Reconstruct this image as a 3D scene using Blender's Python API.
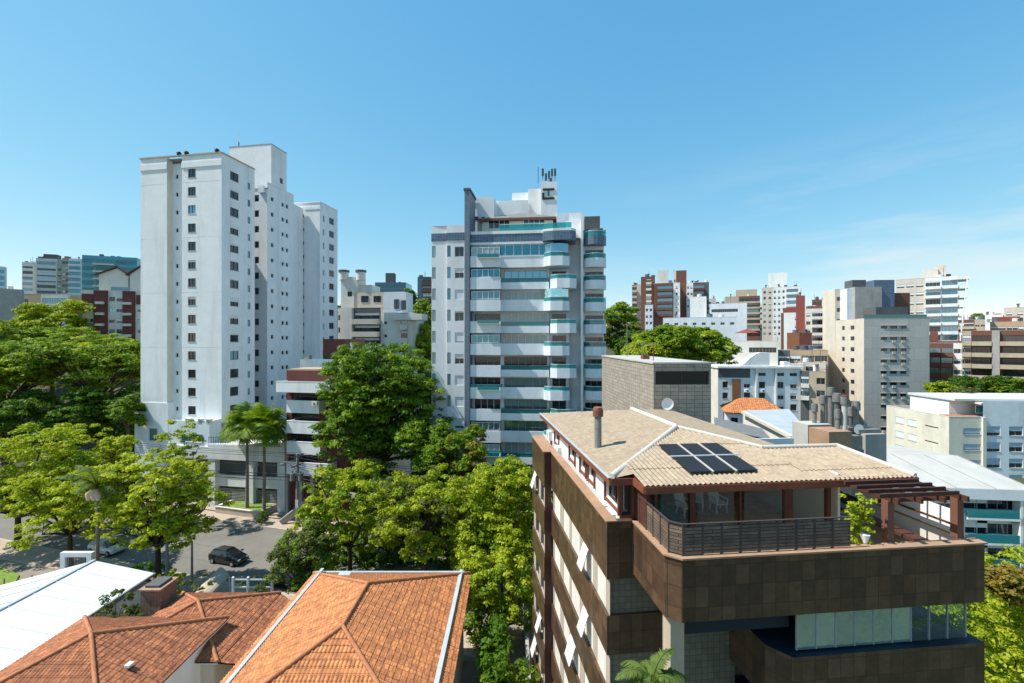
import bpy, bmesh, math, random
import numpy as np
from mathutils import Vector, Matrix
R = math.radians
for o in list(bpy.data.objects): bpy.data.objects.remove(o)
sc = bpy.context.scene; C = sc.collection

# ------------------------------------------------------------------ camera, sky, sun, exposure
CZ = 25.0; FPX = 16/36*1024
cam = bpy.data.cameras.new('camera'); co = bpy.data.objects.new('camera', cam); C.objects.link(co)
cam.lens = 16; cam.sensor_width = 36; cam.clip_start = 0.1; cam.clip_end = 6000
co.location = (0, 0, CZ); co.rotation_euler = (R(90), 0, 0); sc.camera = co
SUN = Vector((-1, -0.11, 1.42)).normalized()          # direction towards the sun
EL = math.asin(SUN.z); AZ = math.atan2(SUN.x, SUN.y)
w = bpy.data.worlds.new('World'); sc.world = w; w.use_nodes = True
nt = w.node_tree; nt.nodes.clear()
out = nt.nodes.new('ShaderNodeOutputWorld'); bg = nt.nodes.new('ShaderNodeBackground')
sky = nt.nodes.new('ShaderNodeTexSky'); sky.sky_type = 'NISHITA'; sky.sun_disc = False
sky.sun_elevation = EL; sky.sun_rotation = AZ; sky.air_density = 1.0; sky.dust_density = 0.1; sky.ozone_density = 2.0; sky.altitude = 0
bg.inputs[1].default_value = 0.15
# thin cirrus streaks in the sky
tc = nt.nodes.new('ShaderNodeTexCoord'); sep = nt.nodes.new('ShaderNodeSeparateXYZ'); nt.links.new(tc.outputs['Generated'], sep.inputs[0])
mp = nt.nodes.new('ShaderNodeMapping'); mp.inputs['Rotation'].default_value = (0, R(-14), 0); mp.inputs['Scale'].default_value = (1.1, 1.5, 9)
nt.links.new(tc.outputs['Generated'], mp.inputs[0])
nz = nt.nodes.new('ShaderNodeTexNoise'); nz.inputs['Scale'].default_value = 2.1; nz.inputs['Detail'].default_value = 7; nz.inputs['Roughness'].default_value = .55
nt.links.new(mp.outputs[0], nz.inputs[0])
rp = nt.nodes.new('ShaderNodeMapRange'); rp.inputs[1].default_value = .44; rp.inputs[2].default_value = .66; rp.inputs[4].default_value = .6; nt.links.new(nz.outputs[0], rp.inputs[0])
rx = nt.nodes.new('ShaderNodeMapRange'); rx.inputs[1].default_value = .12; rx.inputs[2].default_value = .62; nt.links.new(sep.outputs[0], rx.inputs[0])
rz = nt.nodes.new('ShaderNodeMapRange'); rz.inputs[1].default_value = .36; rz.inputs[2].default_value = .12; nt.links.new(sep.outputs[2], rz.inputs[0])
m1 = nt.nodes.new('ShaderNodeMath'); m1.operation = 'MULTIPLY'; nt.links.new(rx.outputs[0], m1.inputs[0]); nt.links.new(rz.outputs[0], m1.inputs[1])
m2 = nt.nodes.new('ShaderNodeMath'); m2.operation = 'MULTIPLY'; nt.links.new(m1.outputs[0], m2.inputs[0]); nt.links.new(rp.outputs[0], m2.inputs[1])
mx = nt.nodes.new('ShaderNodeMix'); mx.data_type = 'RGBA'; nt.links.new(m2.outputs[0], mx.inputs[0])
sc_ = nt.nodes.new('ShaderNodeSeparateColor'); nt.links.new(sky.outputs[0], sc_.inputs[0]); tint = nt.nodes.new('ShaderNodeCombineColor')
for i_, (pw, k_) in enumerate(((1.05, .60), (.60, 1.40), (.34, 2.34))):      # per-channel response of the camera to the sky
    a_ = nt.nodes.new('ShaderNodeMath'); a_.operation = 'POWER'; a_.inputs[1].default_value = pw; nt.links.new(sc_.outputs[i_], a_.inputs[0])
    b_ = nt.nodes.new('ShaderNodeMath'); b_.operation = 'MULTIPLY'; b_.inputs[1].default_value = k_; nt.links.new(a_.outputs[0], b_.inputs[0]); nt.links.new(b_.outputs[0], tint.inputs[i_])
nt.links.new(tint.outputs[0], mx.inputs[6]); mx.inputs[7].default_value = (3.9, 4.2, 4.25, 1)
hsv = nt.nodes.new('ShaderNodeHueSaturation'); hsv.inputs['Saturation'].default_value = 1.0
nt.links.new(mx.outputs[2], hsv.inputs['Color']); nt.links.new(hsv.outputs[0], bg.inputs[0]); nt.links.new(bg.outputs[0], out.inputs[0])
sl = bpy.data.lights.new('sun', 'SUN'); so = bpy.data.objects.new('sun', sl); C.objects.link(so)
sl.energy = 4.6; sl.angle = R(.53); sl.color = (1, .95, .86)
so.rotation_euler = SUN.to_track_quat('Z', 'Y').to_euler()
vs = sc.view_settings; vs.view_transform = 'Standard'; vs.look = 'None'; vs.gamma = 1; vs.exposure = 0.55; vs.use_curve_mapping = False

# ------------------------------------------------------------------ materials
MATS = {}
def mk(name):
    m = bpy.data.materials.new(name); m.use_nodes = True; t = m.node_tree
    return m, t, t.nodes['Principled BSDF']
def N(t, ty, **k):
    n = t.nodes.new(ty)
    for a, b in k.items(): n.inputs[a.replace('_', ' ')].default_value = b
    return n
def coloured(name, col, var=.12, scale=.6, rough=.8, bump=0., bscale=12, dirt=None, dscale=.25, streak=0, metal=0, spec=.3):
    """noise-mottled surface; UV are metres on the surface"""
    if name in MATS: return MATS[name]
    m, t, b = mk(name); L = t.links
    uv = t.nodes.new('ShaderNodeTexCoord'); n = N(t, 'ShaderNodeTexNoise', Scale=scale, Detail=6., Roughness=.65)
    L.new(uv.outputs['UV'], n.inputs['Vector'])
    mr = t.nodes.new('ShaderNodeMapRange'); mr.inputs[1].default_value = .3; mr.inputs[2].default_value = .7
    mr.inputs[3].default_value = 1 - var; mr.inputs[4].default_value = 1 + var; L.new(n.outputs[0], mr.inputs[0])
    mul = t.nodes.new('ShaderNodeVectorMath'); mul.operation = 'SCALE'; mul.inputs[0].default_value = col; L.new(mr.outputs[0], mul.inputs['Scale'])
    last = mul.outputs[0]
    if dirt:
        n2 = N(t, 'ShaderNodeTexNoise', Scale=dscale, Detail=8., Roughness=.7)
        mpn = t.nodes.new('ShaderNodeMapping'); mpn.inputs['Scale'].default_value = (1, 1 if not streak else streak, 1)
        L.new(uv.outputs['UV'], mpn.inputs[0]); L.new(mpn.outputs[0], n2.inputs['Vector'])
        r2 = t.nodes.new('ShaderNodeMapRange'); r2.inputs[1].default_value = .48; r2.inputs[2].default_value = .75; r2.inputs[4].default_value = .8; L.new(n2.outputs[0], r2.inputs[0])
        mi = t.nodes.new('ShaderNodeMix'); mi.data_type = 'RGBA'; L.new(r2.outputs[0], mi.inputs[0]); L.new(last, mi.inputs[6]); mi.inputs[7].default_value = (*dirt, 1); last = mi.outputs[2]
    L.new(last, b.inputs['Base Color']); b.inputs['Roughness'].default_value = rough; b.inputs['Metallic'].default_value = metal
    b.inputs['Specular IOR Level'].default_value = spec
    if bump:
        n3 = N(t, 'ShaderNodeTexNoise', Scale=float(bscale), Detail=4.); L.new(uv.outputs['UV'], n3.inputs['Vector'])
        bp = t.nodes.new('ShaderNodeBump'); bp.inputs['Strength'].default_value = bump; bp.inputs['Distance'].default_value = .05; L.new(n3.outputs[0], bp.inputs['Height']); L.new(bp.outputs[0], b.inputs['Normal'])
    MATS[name] = m; return m
def bricky(name, c1, c2, mortar, bw, bh, ms=.012, rough=.6, off=0., bump=.2, spec=.3, var=.3):
    if name in MATS: return MATS[name]
    m, t, b = mk(name); L = t.links
    uv = t.nodes.new('ShaderNodeTexCoord'); br = t.nodes.new('ShaderNodeTexBrick')
    br.offset = off; br.inputs['Scale'].default_value = 1; br.inputs['Brick Width'].default_value = bw; br.inputs['Row Height'].default_value = bh
    br.inputs['Mortar Size'].default_value = ms; br.inputs['Color1'].default_value = (*c1, 1); br.inputs['Color2'].default_value = (*c2, 1); br.inputs['Mortar'].default_value = (*mortar, 1)
    br.inputs['Mortar Smooth'].default_value = .1; br.inputs['Bias'].default_value = 0
    L.new(uv.outputs['UV'], br.inputs['Vector'])
    n = N(t, 'ShaderNodeTexNoise', Scale=2.2, Detail=7., Roughness=.7); L.new(uv.outputs['UV'], n.inputs['Vector'])
    mr = t.nodes.new('ShaderNodeMapRange'); mr.inputs[1].default_value = .3; mr.inputs[2].default_value = .7; mr.inputs[3].default_value = 1 - var; mr.inputs[4].default_value = 1 + var; L.new(n.outputs[0], mr.inputs[0])
    mul = t.nodes.new('ShaderNodeVectorMath'); mul.operation = 'SCALE'; L.new(br.outputs[0], mul.inputs[0]); L.new(mr.outputs[0], mul.inputs['Scale'])
    L.new(mul.outputs[0], b.inputs['Base Color']); b.inputs['Roughness'].default_value = rough; b.inputs['Specular IOR Level'].default_value = spec
    if bump:
        bp = t.nodes.new('ShaderNodeBump'); bp.inputs['Strength'].default_value = bump; bp.inputs['Distance'].default_value = .02; bp.invert = True; L.new(br.outputs['Fac'], bp.inputs['Height']); L.new(bp.outputs[0], b.inputs['Normal'])
    MATS[name] = m; return m
def glassy(name, col, rough=.06, spec=.8, var=.5, metal=0.):
    if name in MATS: return MATS[name]
    m, t, b = mk(name); L = t.links
    g = t.nodes.new('ShaderNodeObjectInfo'); n = t.nodes.new('ShaderNodeMapRange'); n.inputs[3].default_value = 1 - var; n.inputs[4].default_value = 1 + var; L.new(g.outputs['Random'], n.inputs[0])
    mul = t.nodes.new('ShaderNodeVectorMath'); mul.operation = 'SCALE'; mul.inputs[0].default_value = col; L.new(n.outputs[0], mul.inputs['Scale']); L.new(mul.outputs[0], b.inputs['Base Color'])
    b.inputs['Roughness'].default_value = rough; b.inputs['Specular IOR Level'].default_value = spec; b.inputs['Metallic'].default_value = metal
    MATS[name] = m; return m
def clear_glass(name, tint, alpha=.35):
    m, t, b = mk(name); L = t.links
    tr = t.nodes.new('ShaderNodeBsdfTransparent'); tr.inputs[0].default_value = (*tint, 1)
    b.inputs['Base Color'].default_value = (tint[0]*.6, tint[1]*.6, tint[2]*.6, 1); b.inputs['Roughness'].default_value = .05
    mi = t.nodes.new('ShaderNodeMixShader'); mi.inputs[0].default_value = alpha; L.new(tr.outputs[0], mi.inputs[1]); L.new(b.outputs[0], mi.inputs[2]); L.new(mi.outputs[0], t.nodes['Material Output'].inputs[0])
    MATS[name] = m; return m
def leafy(name, c1, c2, c3):
    m, t, b = mk(name); L = t.links
    ge = t.nodes.new('ShaderNodeNewGeometry'); tc = t.nodes.new('ShaderNodeTexCoord')
    n = N(t, 'ShaderNodeTexNoise', Scale=.45, Detail=3.); L.new(tc.outputs['Object'], n.inputs['Vector'])
    ad = t.nodes.new('ShaderNodeMath'); ad.operation = 'MULTIPLY_ADD'; ad.inputs[1].default_value = .55; L.new(ge.outputs['Random Per Island'], ad.inputs[0])
    mr = t.nodes.new('ShaderNodeMapRange'); mr.inputs[1].default_value = .32; mr.inputs[2].default_value = .68; mr.inputs[4].default_value = .5; L.new(n.outputs[0], mr.inputs[0]); L.new(mr.outputs[0], ad.inputs[2])
    cr = t.nodes.new('ShaderNodeValToRGB'); e = cr.color_ramp.elements; e[0].color = (*c1, 1); e[1].color = (*c3, 1); x = cr.color_ramp.elements.new(.5); x.color = (*c2, 1)
    oi = t.nodes.new('ShaderNodeObjectInfo'); am = t.nodes.new('ShaderNodeMath'); am.operation = 'MULTIPLY_ADD'; am.inputs[1].default_value = .3; L.new(oi.outputs['Random'], am.inputs[0]); a2 = t.nodes.new('ShaderNodeMath'); a2.operation = 'ADD'; a2.inputs[1].default_value = -.17; L.new(ad.outputs[0], a2.inputs[0]); L.new(a2.outputs[0], am.inputs[2]); L.new(am.outputs[0], cr.inputs[0]); L.new(cr.outputs[0], b.inputs['Base Color']); b.inputs['Roughness'].default_value = .55; b.inputs['Specular IOR Level'].default_value = .25
    ts = t.nodes.new('ShaderNodeBsdfTranslucent'); mul = t.nodes.new('ShaderNodeVectorMath'); mul.operation = 'MULTIPLY'; mul.inputs[1].default_value = (1.5, 1.45, .5); L.new(cr.outputs[0], mul.inputs[0]); L.new(mul.outputs[0], ts.inputs[0])
    mi = t.nodes.new('ShaderNodeMixShader'); mi.inputs[0].default_value = .38; L.new(b.outputs[0], mi.inputs[1]); L.new(ts.outputs[0], mi.inputs[2]); L.new(mi.outputs[0], t.nodes['Material Output'].inputs[0])
    MATS[name] = m; return m

M = {}
M['tower'] = coloured('tower_plaster', (.78, .79, .79), .05, .5, .85, .6, 5, (.56, .57, .58), .45, .12)
M['white'] = coloured('white_plaster', (.78, .78, .77), .06, .5, .8, .15, 8, (.52, .52, .50), .3, .2)
M['palegrey'] = coloured('pale_grey_plaster', (.74, .75, .76), .05, .5, .8, .1, 8, (.54, .55, .56), .3, .2)
M['bluewhite'] = coloured('bluish_white_plaster', (.72, .76, .79), .06, .5, .8, .1, 8, (.44, .48, .52), .3, .2)
M['cream'] = coloured('cream_plaster', (.60, .54, .45), .08, .5, .85, .1, 8, (.42, .38, .32), .3, .2)
M['warm'] = coloured('warm_white_plaster', (.66, .63, .57), .08, .5, .85, .1, 8, (.5, .46, .4), .3, .2)
M['strip'] = coloured('cream_render_strip', (.38, .33, .265), .1, .6, .85, .1, 8, (.36, .31, .25), .3, .2)
M['beige'] = coloured('beige_plaster', (.46, .38, .28), .1, .6, .85, .1, 8, (.33, .27, .2), .3, .2)
M['greenbeige'] = coloured('pale_green_plaster', (.66, .64, .54), .07, .5, .85, .1, 8, (.42, .41, .33), .3, .2)
M['tan'] = coloured('tan_plaster', (.45, .33, .22), .08, .5, .85)
M['maroon'] = coloured('maroon_plaster', (.13, .045, .038), .12, .5, .8)
M['redbrown'] = coloured('red_brown_plaster', (.17, .075, .052), .12, .5, .8)
M['red'] = coloured('brick_red_plaster', (.24, .07, .055), .1, .5, .8)
M['brick'] = bricky('weathered_brick', (.30, .15, .09), (.20, .10, .07), (.28, .24, .2), .25, .08, .012)
M['concrete'] = coloured('grey_concrete', (.36, .35, .33), .14, .7, .9, .3, 6, (.20, .19, .18), .4, .25)
M['slab'] = bricky('concrete_panel', (.52, .49, .45), (.45, .43, .40), (.34, .33, .31), 2.9, 2.9, .03, .85, .5, .1, var=.1)
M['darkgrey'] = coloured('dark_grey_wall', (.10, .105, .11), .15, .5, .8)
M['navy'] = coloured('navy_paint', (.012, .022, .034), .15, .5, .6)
M['bluetile'] = bricky('blue_grey_tile', (.10, .16, .23), (.07, .12, .18), (.2, .24, .28), .4, .4, .02, .4, .0, .05, var=.15)
M['striptile'] = bricky('slate_blue_strip', (.15, .19, .24), (.11, .15, .2), (.22, .25, .28), .3, .3, .02, .45, .0, .05, var=.15)
M['clad'] = bricky('brown_stone_cladding', (.115, .066, .039), (.056, .033, .021), (.035, .025, .02), .46, .66, .012, .34, .0, .15, spec=.45, var=.3)
M['cladtan'] = coloured('tan_coping', (.36, .22, .14), .15, 1.5, .8)
M['tile'] = bricky('small_wall_tile', (.19, .17, .125), (.15, .135, .10), (.10, .09, .07), .24, .24, .012, .5, 0., .1, var=.1)
M['blocktile'] = bricky('concrete_block', (.36, .32, .26), (.28, .25, .21), (.16, .14, .12), .6, .3, .02, .9, 0., .3, var=.2)
M['claytile'] = bricky('clay_tile', (.60, .24, .09), (.40, .155, .065), (.16, .07, .04), .22, .36, .012, .9, .5, .0, var=.38)
M['claytile2'] = bricky('dark_clay_tile', (.46, .175, .078), (.27, .10, .05), (.10, .05, .035), .22, .36, .012, .9, .5, .0, var=.42)
M['claycap'] = coloured('clay_ridge_cap', (.42, .17, .08), .3, 4., .85, .2, 20, (.2, .09, .05), 1.2)
M['tantile'] = coloured('weathered_roof_tile', (.365, .285, .20), .25, 4., .9, .3, 20, (.24, .18, .13), .9)
M['hipcap'] = coloured('pale_hip_cap', (.50, .46, .41), .12, 2., .85)
M['rust'] = coloured('russet_fascia', (.20, .065, .035), .18, 1.5, .6)
M['darkwood'] = coloured('dark_stained_timber', (.085, .032, .022), .25, 2., .55)
M['plank'] = bricky('weathered_plank', (.19, .135, .10), (.115, .085, .068), (.03, .02, .02), 1.6, .11, .012, .8, .4, .3, var=.35)
M['deck'] = bricky('timber_deck', (.50, .30, .15), (.42, .25, .13), (.2, .12, .06), 1.2, .3, .012, .6, .3, .1)
M['metalwhite'] = coloured('white_sheet_metal', (.60, .62, .63), .05, .6, .5, 0, 8, (.50, .51, .51), .3, .3, spec=.4)
M['metalgrey'] = coloured('grey_sheet_metal', (.42, .46, .48), .1, .5, .5, 0, 8, (.32, .35, .36), .3)
M['gutter'] = coloured('zinc_gutter', (.40, .46, .48), .12, 1., .5)
M['galv'] = coloured('galvanised_metal', (.20, .20, .19), .35, 2., .6, metal=.15)
M['fibre'] = coloured('fibre_cement_roof', (.46, .45, .42), .12, .8, .9, .2, 8, (.30, .29, .27), .4)
M['white_paint'] = coloured('white_paint', (.8, .8, .8), .03, 1, .4)
M['black'] = coloured('black_paint', (.02, .02, .02), .2, 1, .5)
M['railing'] = coloured('brown_iron', (.07, .05, .045), .2, 1, .6)
M['wood'] = coloured('orange_brown_wood', (.28, .12, .055), .2, 1.5, .6)
M['bark'] = coloured('bark', (.12, .09, .065), .35, 2., .95, .6, 8)
M['darkbark'] = coloured('dark_bark', (.06, .045, .035), .35, 2., .95, .6, 8)
M['palmbark'] = coloured('palm_bark', (.24, .21, .17), .25, 3., .95, .4, 6)
M['pole'] = coloured('concrete_pole', (.26, .24, .22), .15, 1., .9)
M['wire'] = coloured('cable', (.035, .035, .04), .1, 1, .6)
M['asphalt'] = coloured('asphalt', (.175, .163, .145), .14, .35, .9, .2, 30, (.22, .205, .18), .12)
M['pave'] = bricky('sidewalk_stone', (.44, .35, .28), (.38, .30, .24), (.3, .24, .2), 1.8, 1.8, .02, .9, .0, .1, var=.18)
M['kerb'] = coloured('kerb_stone', (.42, .36, .29), .15, 1., .9)
M['soil'] = coloured('soil_and_scrub', (.06, .065, .03), .4, .3, .95, .4, 4, (.09, .075, .05), .2)
M['yard'] = coloured('yard_paving', (.25, .22, .18), .2, .5, .9, .2, 8, (.13, .12, .09), .3)
M['lawn'] = coloured('lawn', (.16, .24, .04), .3, 2., .95, .5, 20, (.22, .24, .07), .6)
M['glass'] = glassy('window_glass', (.022, .03, .036))
M['glassblue'] = glassy('blue_glass', (.17, .30, .37), .06, 1., .35, .6)
M['teal'] = glassy('teal_glass', (.012, .17, .19), .05, .7, .3)
M['tealdeep'] = glassy('deep_teal_glass', (.07, .27, .34), .06, .9, .25, .5)
M['greenglass'] = glassy('green_glass', (.015, .12, .12), .05, .9, .25)
M['paleglass'] = glassy('pale_glass', (.34, .44, .45), .12, .7, .15)
def wavy(m, sc_=1.5, st=.25):
    t = m.node_tree; b = t.nodes['Principled BSDF']; uv = t.nodes.new('ShaderNodeTexCoord'); n = N(t, 'ShaderNodeTexNoise', Scale=sc_, Detail=2.); t.links.new(uv.outputs['UV'], n.inputs['Vector'])
    bp = t.nodes.new('ShaderNodeBump'); bp.inputs['Strength'].default_value = st; bp.inputs['Distance'].default_value = .1; t.links.new(n.outputs[0], bp.inputs['Height']); t.links.new(bp.outputs[0], b.inputs['Normal'])
M['curtain'] = coloured('curtain_cloth', (.45, .38, .26), .1, 2, .9)
M['blind'] = coloured('roller_shutter', (.66, .69, .71), .04, 1, .6)
M['blueblind'] = coloured('blue_roller_shutter', (.36, .46, .56), .05, 1, .6)
M['frame'] = coloured('aluminium_frame', (.30, .31, .32), .05, 1, .5)
M['dframe'] = coloured('dark_window_frame', (.05, .045, .045), .05, 1, .5)
M['solar'] = coloured('solar_collector_black', (.018, .018, .02), .2, 1, .55)
M['carpaint'] = coloured('black_car_paint', (.006, .008, .012), .05, 1, .12, spec=.8)
M['carwhite'] = coloured('white_car_paint', (.6, .6, .6), .03, 1, .2, spec=.6)
M['rubber'] = coloured('rubber', (.015, .015, .015), .1, 1, .8)
M['water'] = glassy('pool_water', (.05, .30, .20), .03, .8, .1)
M['orange'] = coloured('orange_parasol', (.40, .06, .03), .08, 1, .7)
M['pod'] = coloured('palm_flower_sheath', (.48, .36, .25), .2, 3, .8)
M['clearteal'] = clear_glass('clear_teal_glass', (.22, .78, .80), .35)
M['cleargreen'] = clear_glass('clear_greenish_glass', (.9, .95, .94), .06)
M['enclosure'] = glassy('balcony_enclosure_glass', (.42, .62, .62), .04, 1., .1)
M['enclosure'].node_tree.nodes['Principled BSDF'].inputs['Metallic'].default_value = .75; wavy(M['enclosure'])
M['leaf_lime'] = leafy('lime_leaves', (.10, .16, .008), (.29, .36, .014), (.44, .48, .03))
M['leaf_mid'] = leafy('mid_green_leaves', (.05, .11, .006), (.16, .26, .012), (.28, .36, .02))
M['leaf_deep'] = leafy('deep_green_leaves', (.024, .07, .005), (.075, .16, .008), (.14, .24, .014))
M['leaf_rust'] = leafy('rusty_new_leaves', (.08, .12, .015), (.24, .2, .03), (.42, .2, .05))
M['leaf_palm'] = leafy('palm_leaves', (.05, .09, .015), (.11, .17, .03), (.2, .25, .06))
M['leaf_olive'] = leafy('olive_leaves', (.05, .08, .012), (.1, .14, .025), (.18, .2, .05))

# ------------------------------------------------------------------ frames and mesh builder
def gx(px, Y): return (px-512)/FPX*Y
def gz(py, Y): return CZ-(py-341.5)/FPX*Y
class Frame:
    """u runs along a face to the right, v goes inward / away, z is world height"""
    def __init__(s, x, y, yaw): s.x, s.y, s.yaw = x, y, yaw; s.c, s.s = math.cos(yaw), math.sin(yaw)
    def p(s, u, v, z): return (s.x+s.c*u-s.s*v, s.y+s.s*u+s.c*v, z)
    def U(s, px, v=0):
        k = (px-512)/FPX
        # (x - s v + c u) = k (y + c v + s u)
        return (k*(s.y+s.c*v)-(s.x-s.s*v))/(s.c-k*s.s)
    def Y(s, u, v=0): return s.y+s.s*u+s.c*v
    def Z(s, py, u, v=0): return gz(py, s.Y(u, v))
    def right(s, u=0, v=0): q = s.p(u, v, 0); return Frame(q[0], q[1], s.yaw+math.pi/2)
    def left(s, D, u=0): q = s.p(u, D, 0); return Frame(q[0], q[1], s.yaw-math.pi/2)
    def at(s, u, v): q = s.p(u, v, 0); return Frame(q[0], q[1], s.yaw)
def frame_px(px, Y, deg): return Frame(gx(px, Y), Y, R(deg))
WF = Frame(0, 0, 0)
class MB:
    def __init__(s): s.v = []; s.f = []; s.m = []; s.ms = []; s.sm = []
    def mi(s, m):
        m = M[m] if isinstance(m, str) else m
        if m not in s.ms: s.ms.append(m)
        return s.ms.index(m)
    def poly(s, pts, m, smooth=False):
        n = len(s.v); s.v += [tuple(p) for p in pts]; s.f.append(tuple(range(n, n+len(pts)))); s.m.append(s.mi(m)); s.sm.append(smooth)
    def box(s, u0, u1, v0, v1, z0, z1, m, fr=WF):
        P = [fr.p(u, v, z) for z in (z0, z1) for v in (v0, v1) for u in (u0, u1)]
        n = len(s.v); s.v += P; k = s.mi(m)
        for f in ((0, 1, 5, 4), (1, 3, 7, 5), (3, 2, 6, 7), (2, 0, 4, 6), (4, 5, 7, 6), (2, 3, 1, 0)):
            s.f.append(tuple(n+i for i in f)); s.m.append(k); s.sm.append(False)
        return s
    def prism(s, pts, z0, z1, m, fr=WF, top=None):
        """vertical prism over a plan polygon (counter-clockwise)"""
        n = len(pts); a = [fr.p(*p, z0) for p in pts]; b = [fr.p(*p, z1) for p in pts]
        for i in range(n):
            j = (i+1) % n; s.poly([a[i], a[j], b[j], b[i]], m)
        s.poly(b, top or m); s.poly(a[::-1], m); return s
    def bar(s, a, b, w, h, m, up=(0, 0, 1)):
        a, b = Vector(a), Vector(b); d = (b-a).normalized(); up = Vector(up)
        if abs(d.dot(up)) > .99: up = Vector((1, 0, 0))
        x = d.cross(up).normalized()*w/2; y = x.cross(d).normalized()*h/2
        n = len(s.v); s.v += [tuple(q+i*x+j*y) for q in (a, b) for i, j in ((-1, -1), (1, -1), (1, 1), (-1, 1))]; k = s.mi(m)
        for f in ((0, 1, 2, 3), (7, 6, 5, 4), (0, 4, 5, 1), (1, 5, 6, 2), (2, 6, 7, 3), (3, 7, 4, 0)): s.f.append(tuple(n+i for i in f)); s.m.append(k); s.sm.append(False)
        return s
    def tube(s, pts, rad, m, seg=8, cap=True):
        pts = [Vector(p) for p in pts]; n0 = len(s.v); k = s.mi(m)
        if not hasattr(rad, '__len__'): rad = [rad]*len(pts)
        x = None
        for i, p in enumerate(pts):
            d = (pts[min(i+1, len(pts)-1)]-pts[max(i-1, 0)]).normalized()
            if x is None: x = d.cross(Vector((0, 1, 0)) if abs(d.y) < .9 else Vector((1, 0, 0))).normalized()
            x = (x-d*x.dot(d)).normalized(); y = d.cross(x)
            for j in range(seg):
                a = 2*math.pi*j/seg; s.v.append(tuple(p+(x*math.cos(a)+y*math.sin(a))*rad[i]))
        for i in range(len(pts)-1):
            for j in range(seg):
                a = n0+i*seg+j; b = n0+i*seg+(j+1) % seg; s.f.append((a, b, b+seg, a+seg)); s.m.append(k); s.sm.append(True)
        if cap:
            e = n0+(len(pts)-1)*seg
            for ids in (tuple(n0+j for j in range(seg))[::-1], tuple(e+j for j in range(seg))):
                q0 = len(s.v); s.v += [s.v[i] for i in ids]; s.f.append(tuple(range(q0, q0+seg))); s.m.append(k); s.sm.append(False)
        return s
    def cyl(s, x, y, z0, z1, r, m, seg=14, r1=None): return s.tube([(x, y, z0), (x, y, z1)], [r, r if r1 is None else r1], m, seg)
    def add_bm(s, bm, m):
        n = len(s.v); bm.verts.index_update(); s.v += [tuple(v.co) for v in bm.verts]; k = s.mi(m)
        for f in bm.faces: s.f.append(tuple(n+v.index for v in f.verts)); s.m.append(k); s.sm.append(False)
    def mesh(s, name, off=(0, 0, 0), uv=True):
        me = bpy.data.meshes.new(name); me.from_pydata([(a-off[0], b-off[1], c-off[2]) for a, b, c in s.v], [], s.f)
        for m in s.ms: me.materials.append(m)
        if s.f:
            me.polygons.foreach_set('material_index', s.m); me.polygons.foreach_set('use_smooth', s.sm)
            if uv:
                ul = me.uv_layers.new(name='UV'); vals = np.empty(len(me.loops)*2)
                for p in me.polygons:
                    nx, ny, nz_ = p.normal
                    l = math.hypot(nx, ny)
                    for li in p.loop_indices:
                        x, y, z = s.v[me.loops[li].vertex_index]
                        if abs(nz_) > .75 or l < 1e-6: a, b = x, y
                        else: a, b = (x*-ny+y*nx)/l, z
                        vals[2*li] = a; vals[2*li+1] = b
                ul.data.foreach_set('uv', vals)
        me.update(); return me
    def build(s, name, parent=None, label=None, kind=None, cat=None, group=None, uv=True):
        off = parent['_w'] if parent is not None else None
        if parent is None:
            xs = np.array(s.v); off = (float((xs[:, 0].min()+xs[:, 0].max())/2), float((xs[:, 1].min()+xs[:, 1].max())/2), float(xs[:, 2].min()))
        me = s.mesh(name, off, uv); o = bpy.data.objects.new(name, me); C.objects.link(o)
        if parent is None: o.location = off
        else: o.parent = parent
        o['_w'] = list(off)
        if label: o['label'] = label
        if kind: o['kind'] = kind
        if cat: o['category'] = cat
        if group: o['group'] = group
        return o
def thing(name, label, cat, loc, group=None):
    o = bpy.data.objects.new(name, None); C.objects.link(o); o.location = loc; o['_w'] = list(loc)
    o.empty_display_size = .5; o['label'] = label; o['category'] = cat
    if group: o['group'] = group
    return o

# ------------------------------------------------------------------ windows and facades
def win_geo(mb, w, h, style, P):
    """P(x,y,z) -> point; x along, y inward, z up, centred"""
    class Q:
        @staticmethod
        def p(u, v, z): return P(u, v, z)
    fr = Q; st = style.split('|'); gm = 'glass'; fm = 'frame'; blind = 0; n = max(1, round(w/.8)); bm_ = 'blind'; sill = True
    for a in st:
        if a in M: gm = a
        elif a[0] == 'b' and a[1:].isdigit(): blind = int(a[1:])/100
        elif a[0] == 'B' and a[1:].isdigit(): blind = int(a[1:])/100; bm_ = 'blueblind'
        elif a[0] == 'n' and a[1:].isdigit(): n = int(a[1:])
        elif a == 'dk': fm = 'dframe'
        elif a == 'wf': fm = 'white_paint'
        elif a == 'ns': sill = False
    t = min(.06, w*.08); y = .13
    mb.box(-w/2, w/2, y+.03, y+.05, -h/2, h/2, gm, fr)
    for z in (-h/2, h/2-t): mb.box(-w/2, w/2, y-.02, y+.028, z, z+t, fm, fr)
    for i in range(n+1):
        x = -w/2+(w-t)*i/n; mb.box(x, x+t, y-.018, y+.026, -h/2+t, h/2-t, fm, fr)
    if blind: mb.box(-w/2+.002, w/2-.002, y-.06, y-.022, h/2-h*blind, h/2-.002, bm_, fr)
    if sill: mb.box(-w/2-.05, w/2+.05, -.06, .1, -h/2-.07, -h/2-.003, 'concrete' if gm == 'glass' else 'white', fr)
WC = {}
def win_mesh(w, h, style):
    k = (round(w, 2), round(h, 2), style)
    if k not in WC:
        mb = MB(); win_geo(mb, k[0], k[1], style, lambda a, b, c: (a, b, c)); WC[k] = mb.mesh('window')
    return WC[k]
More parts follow.
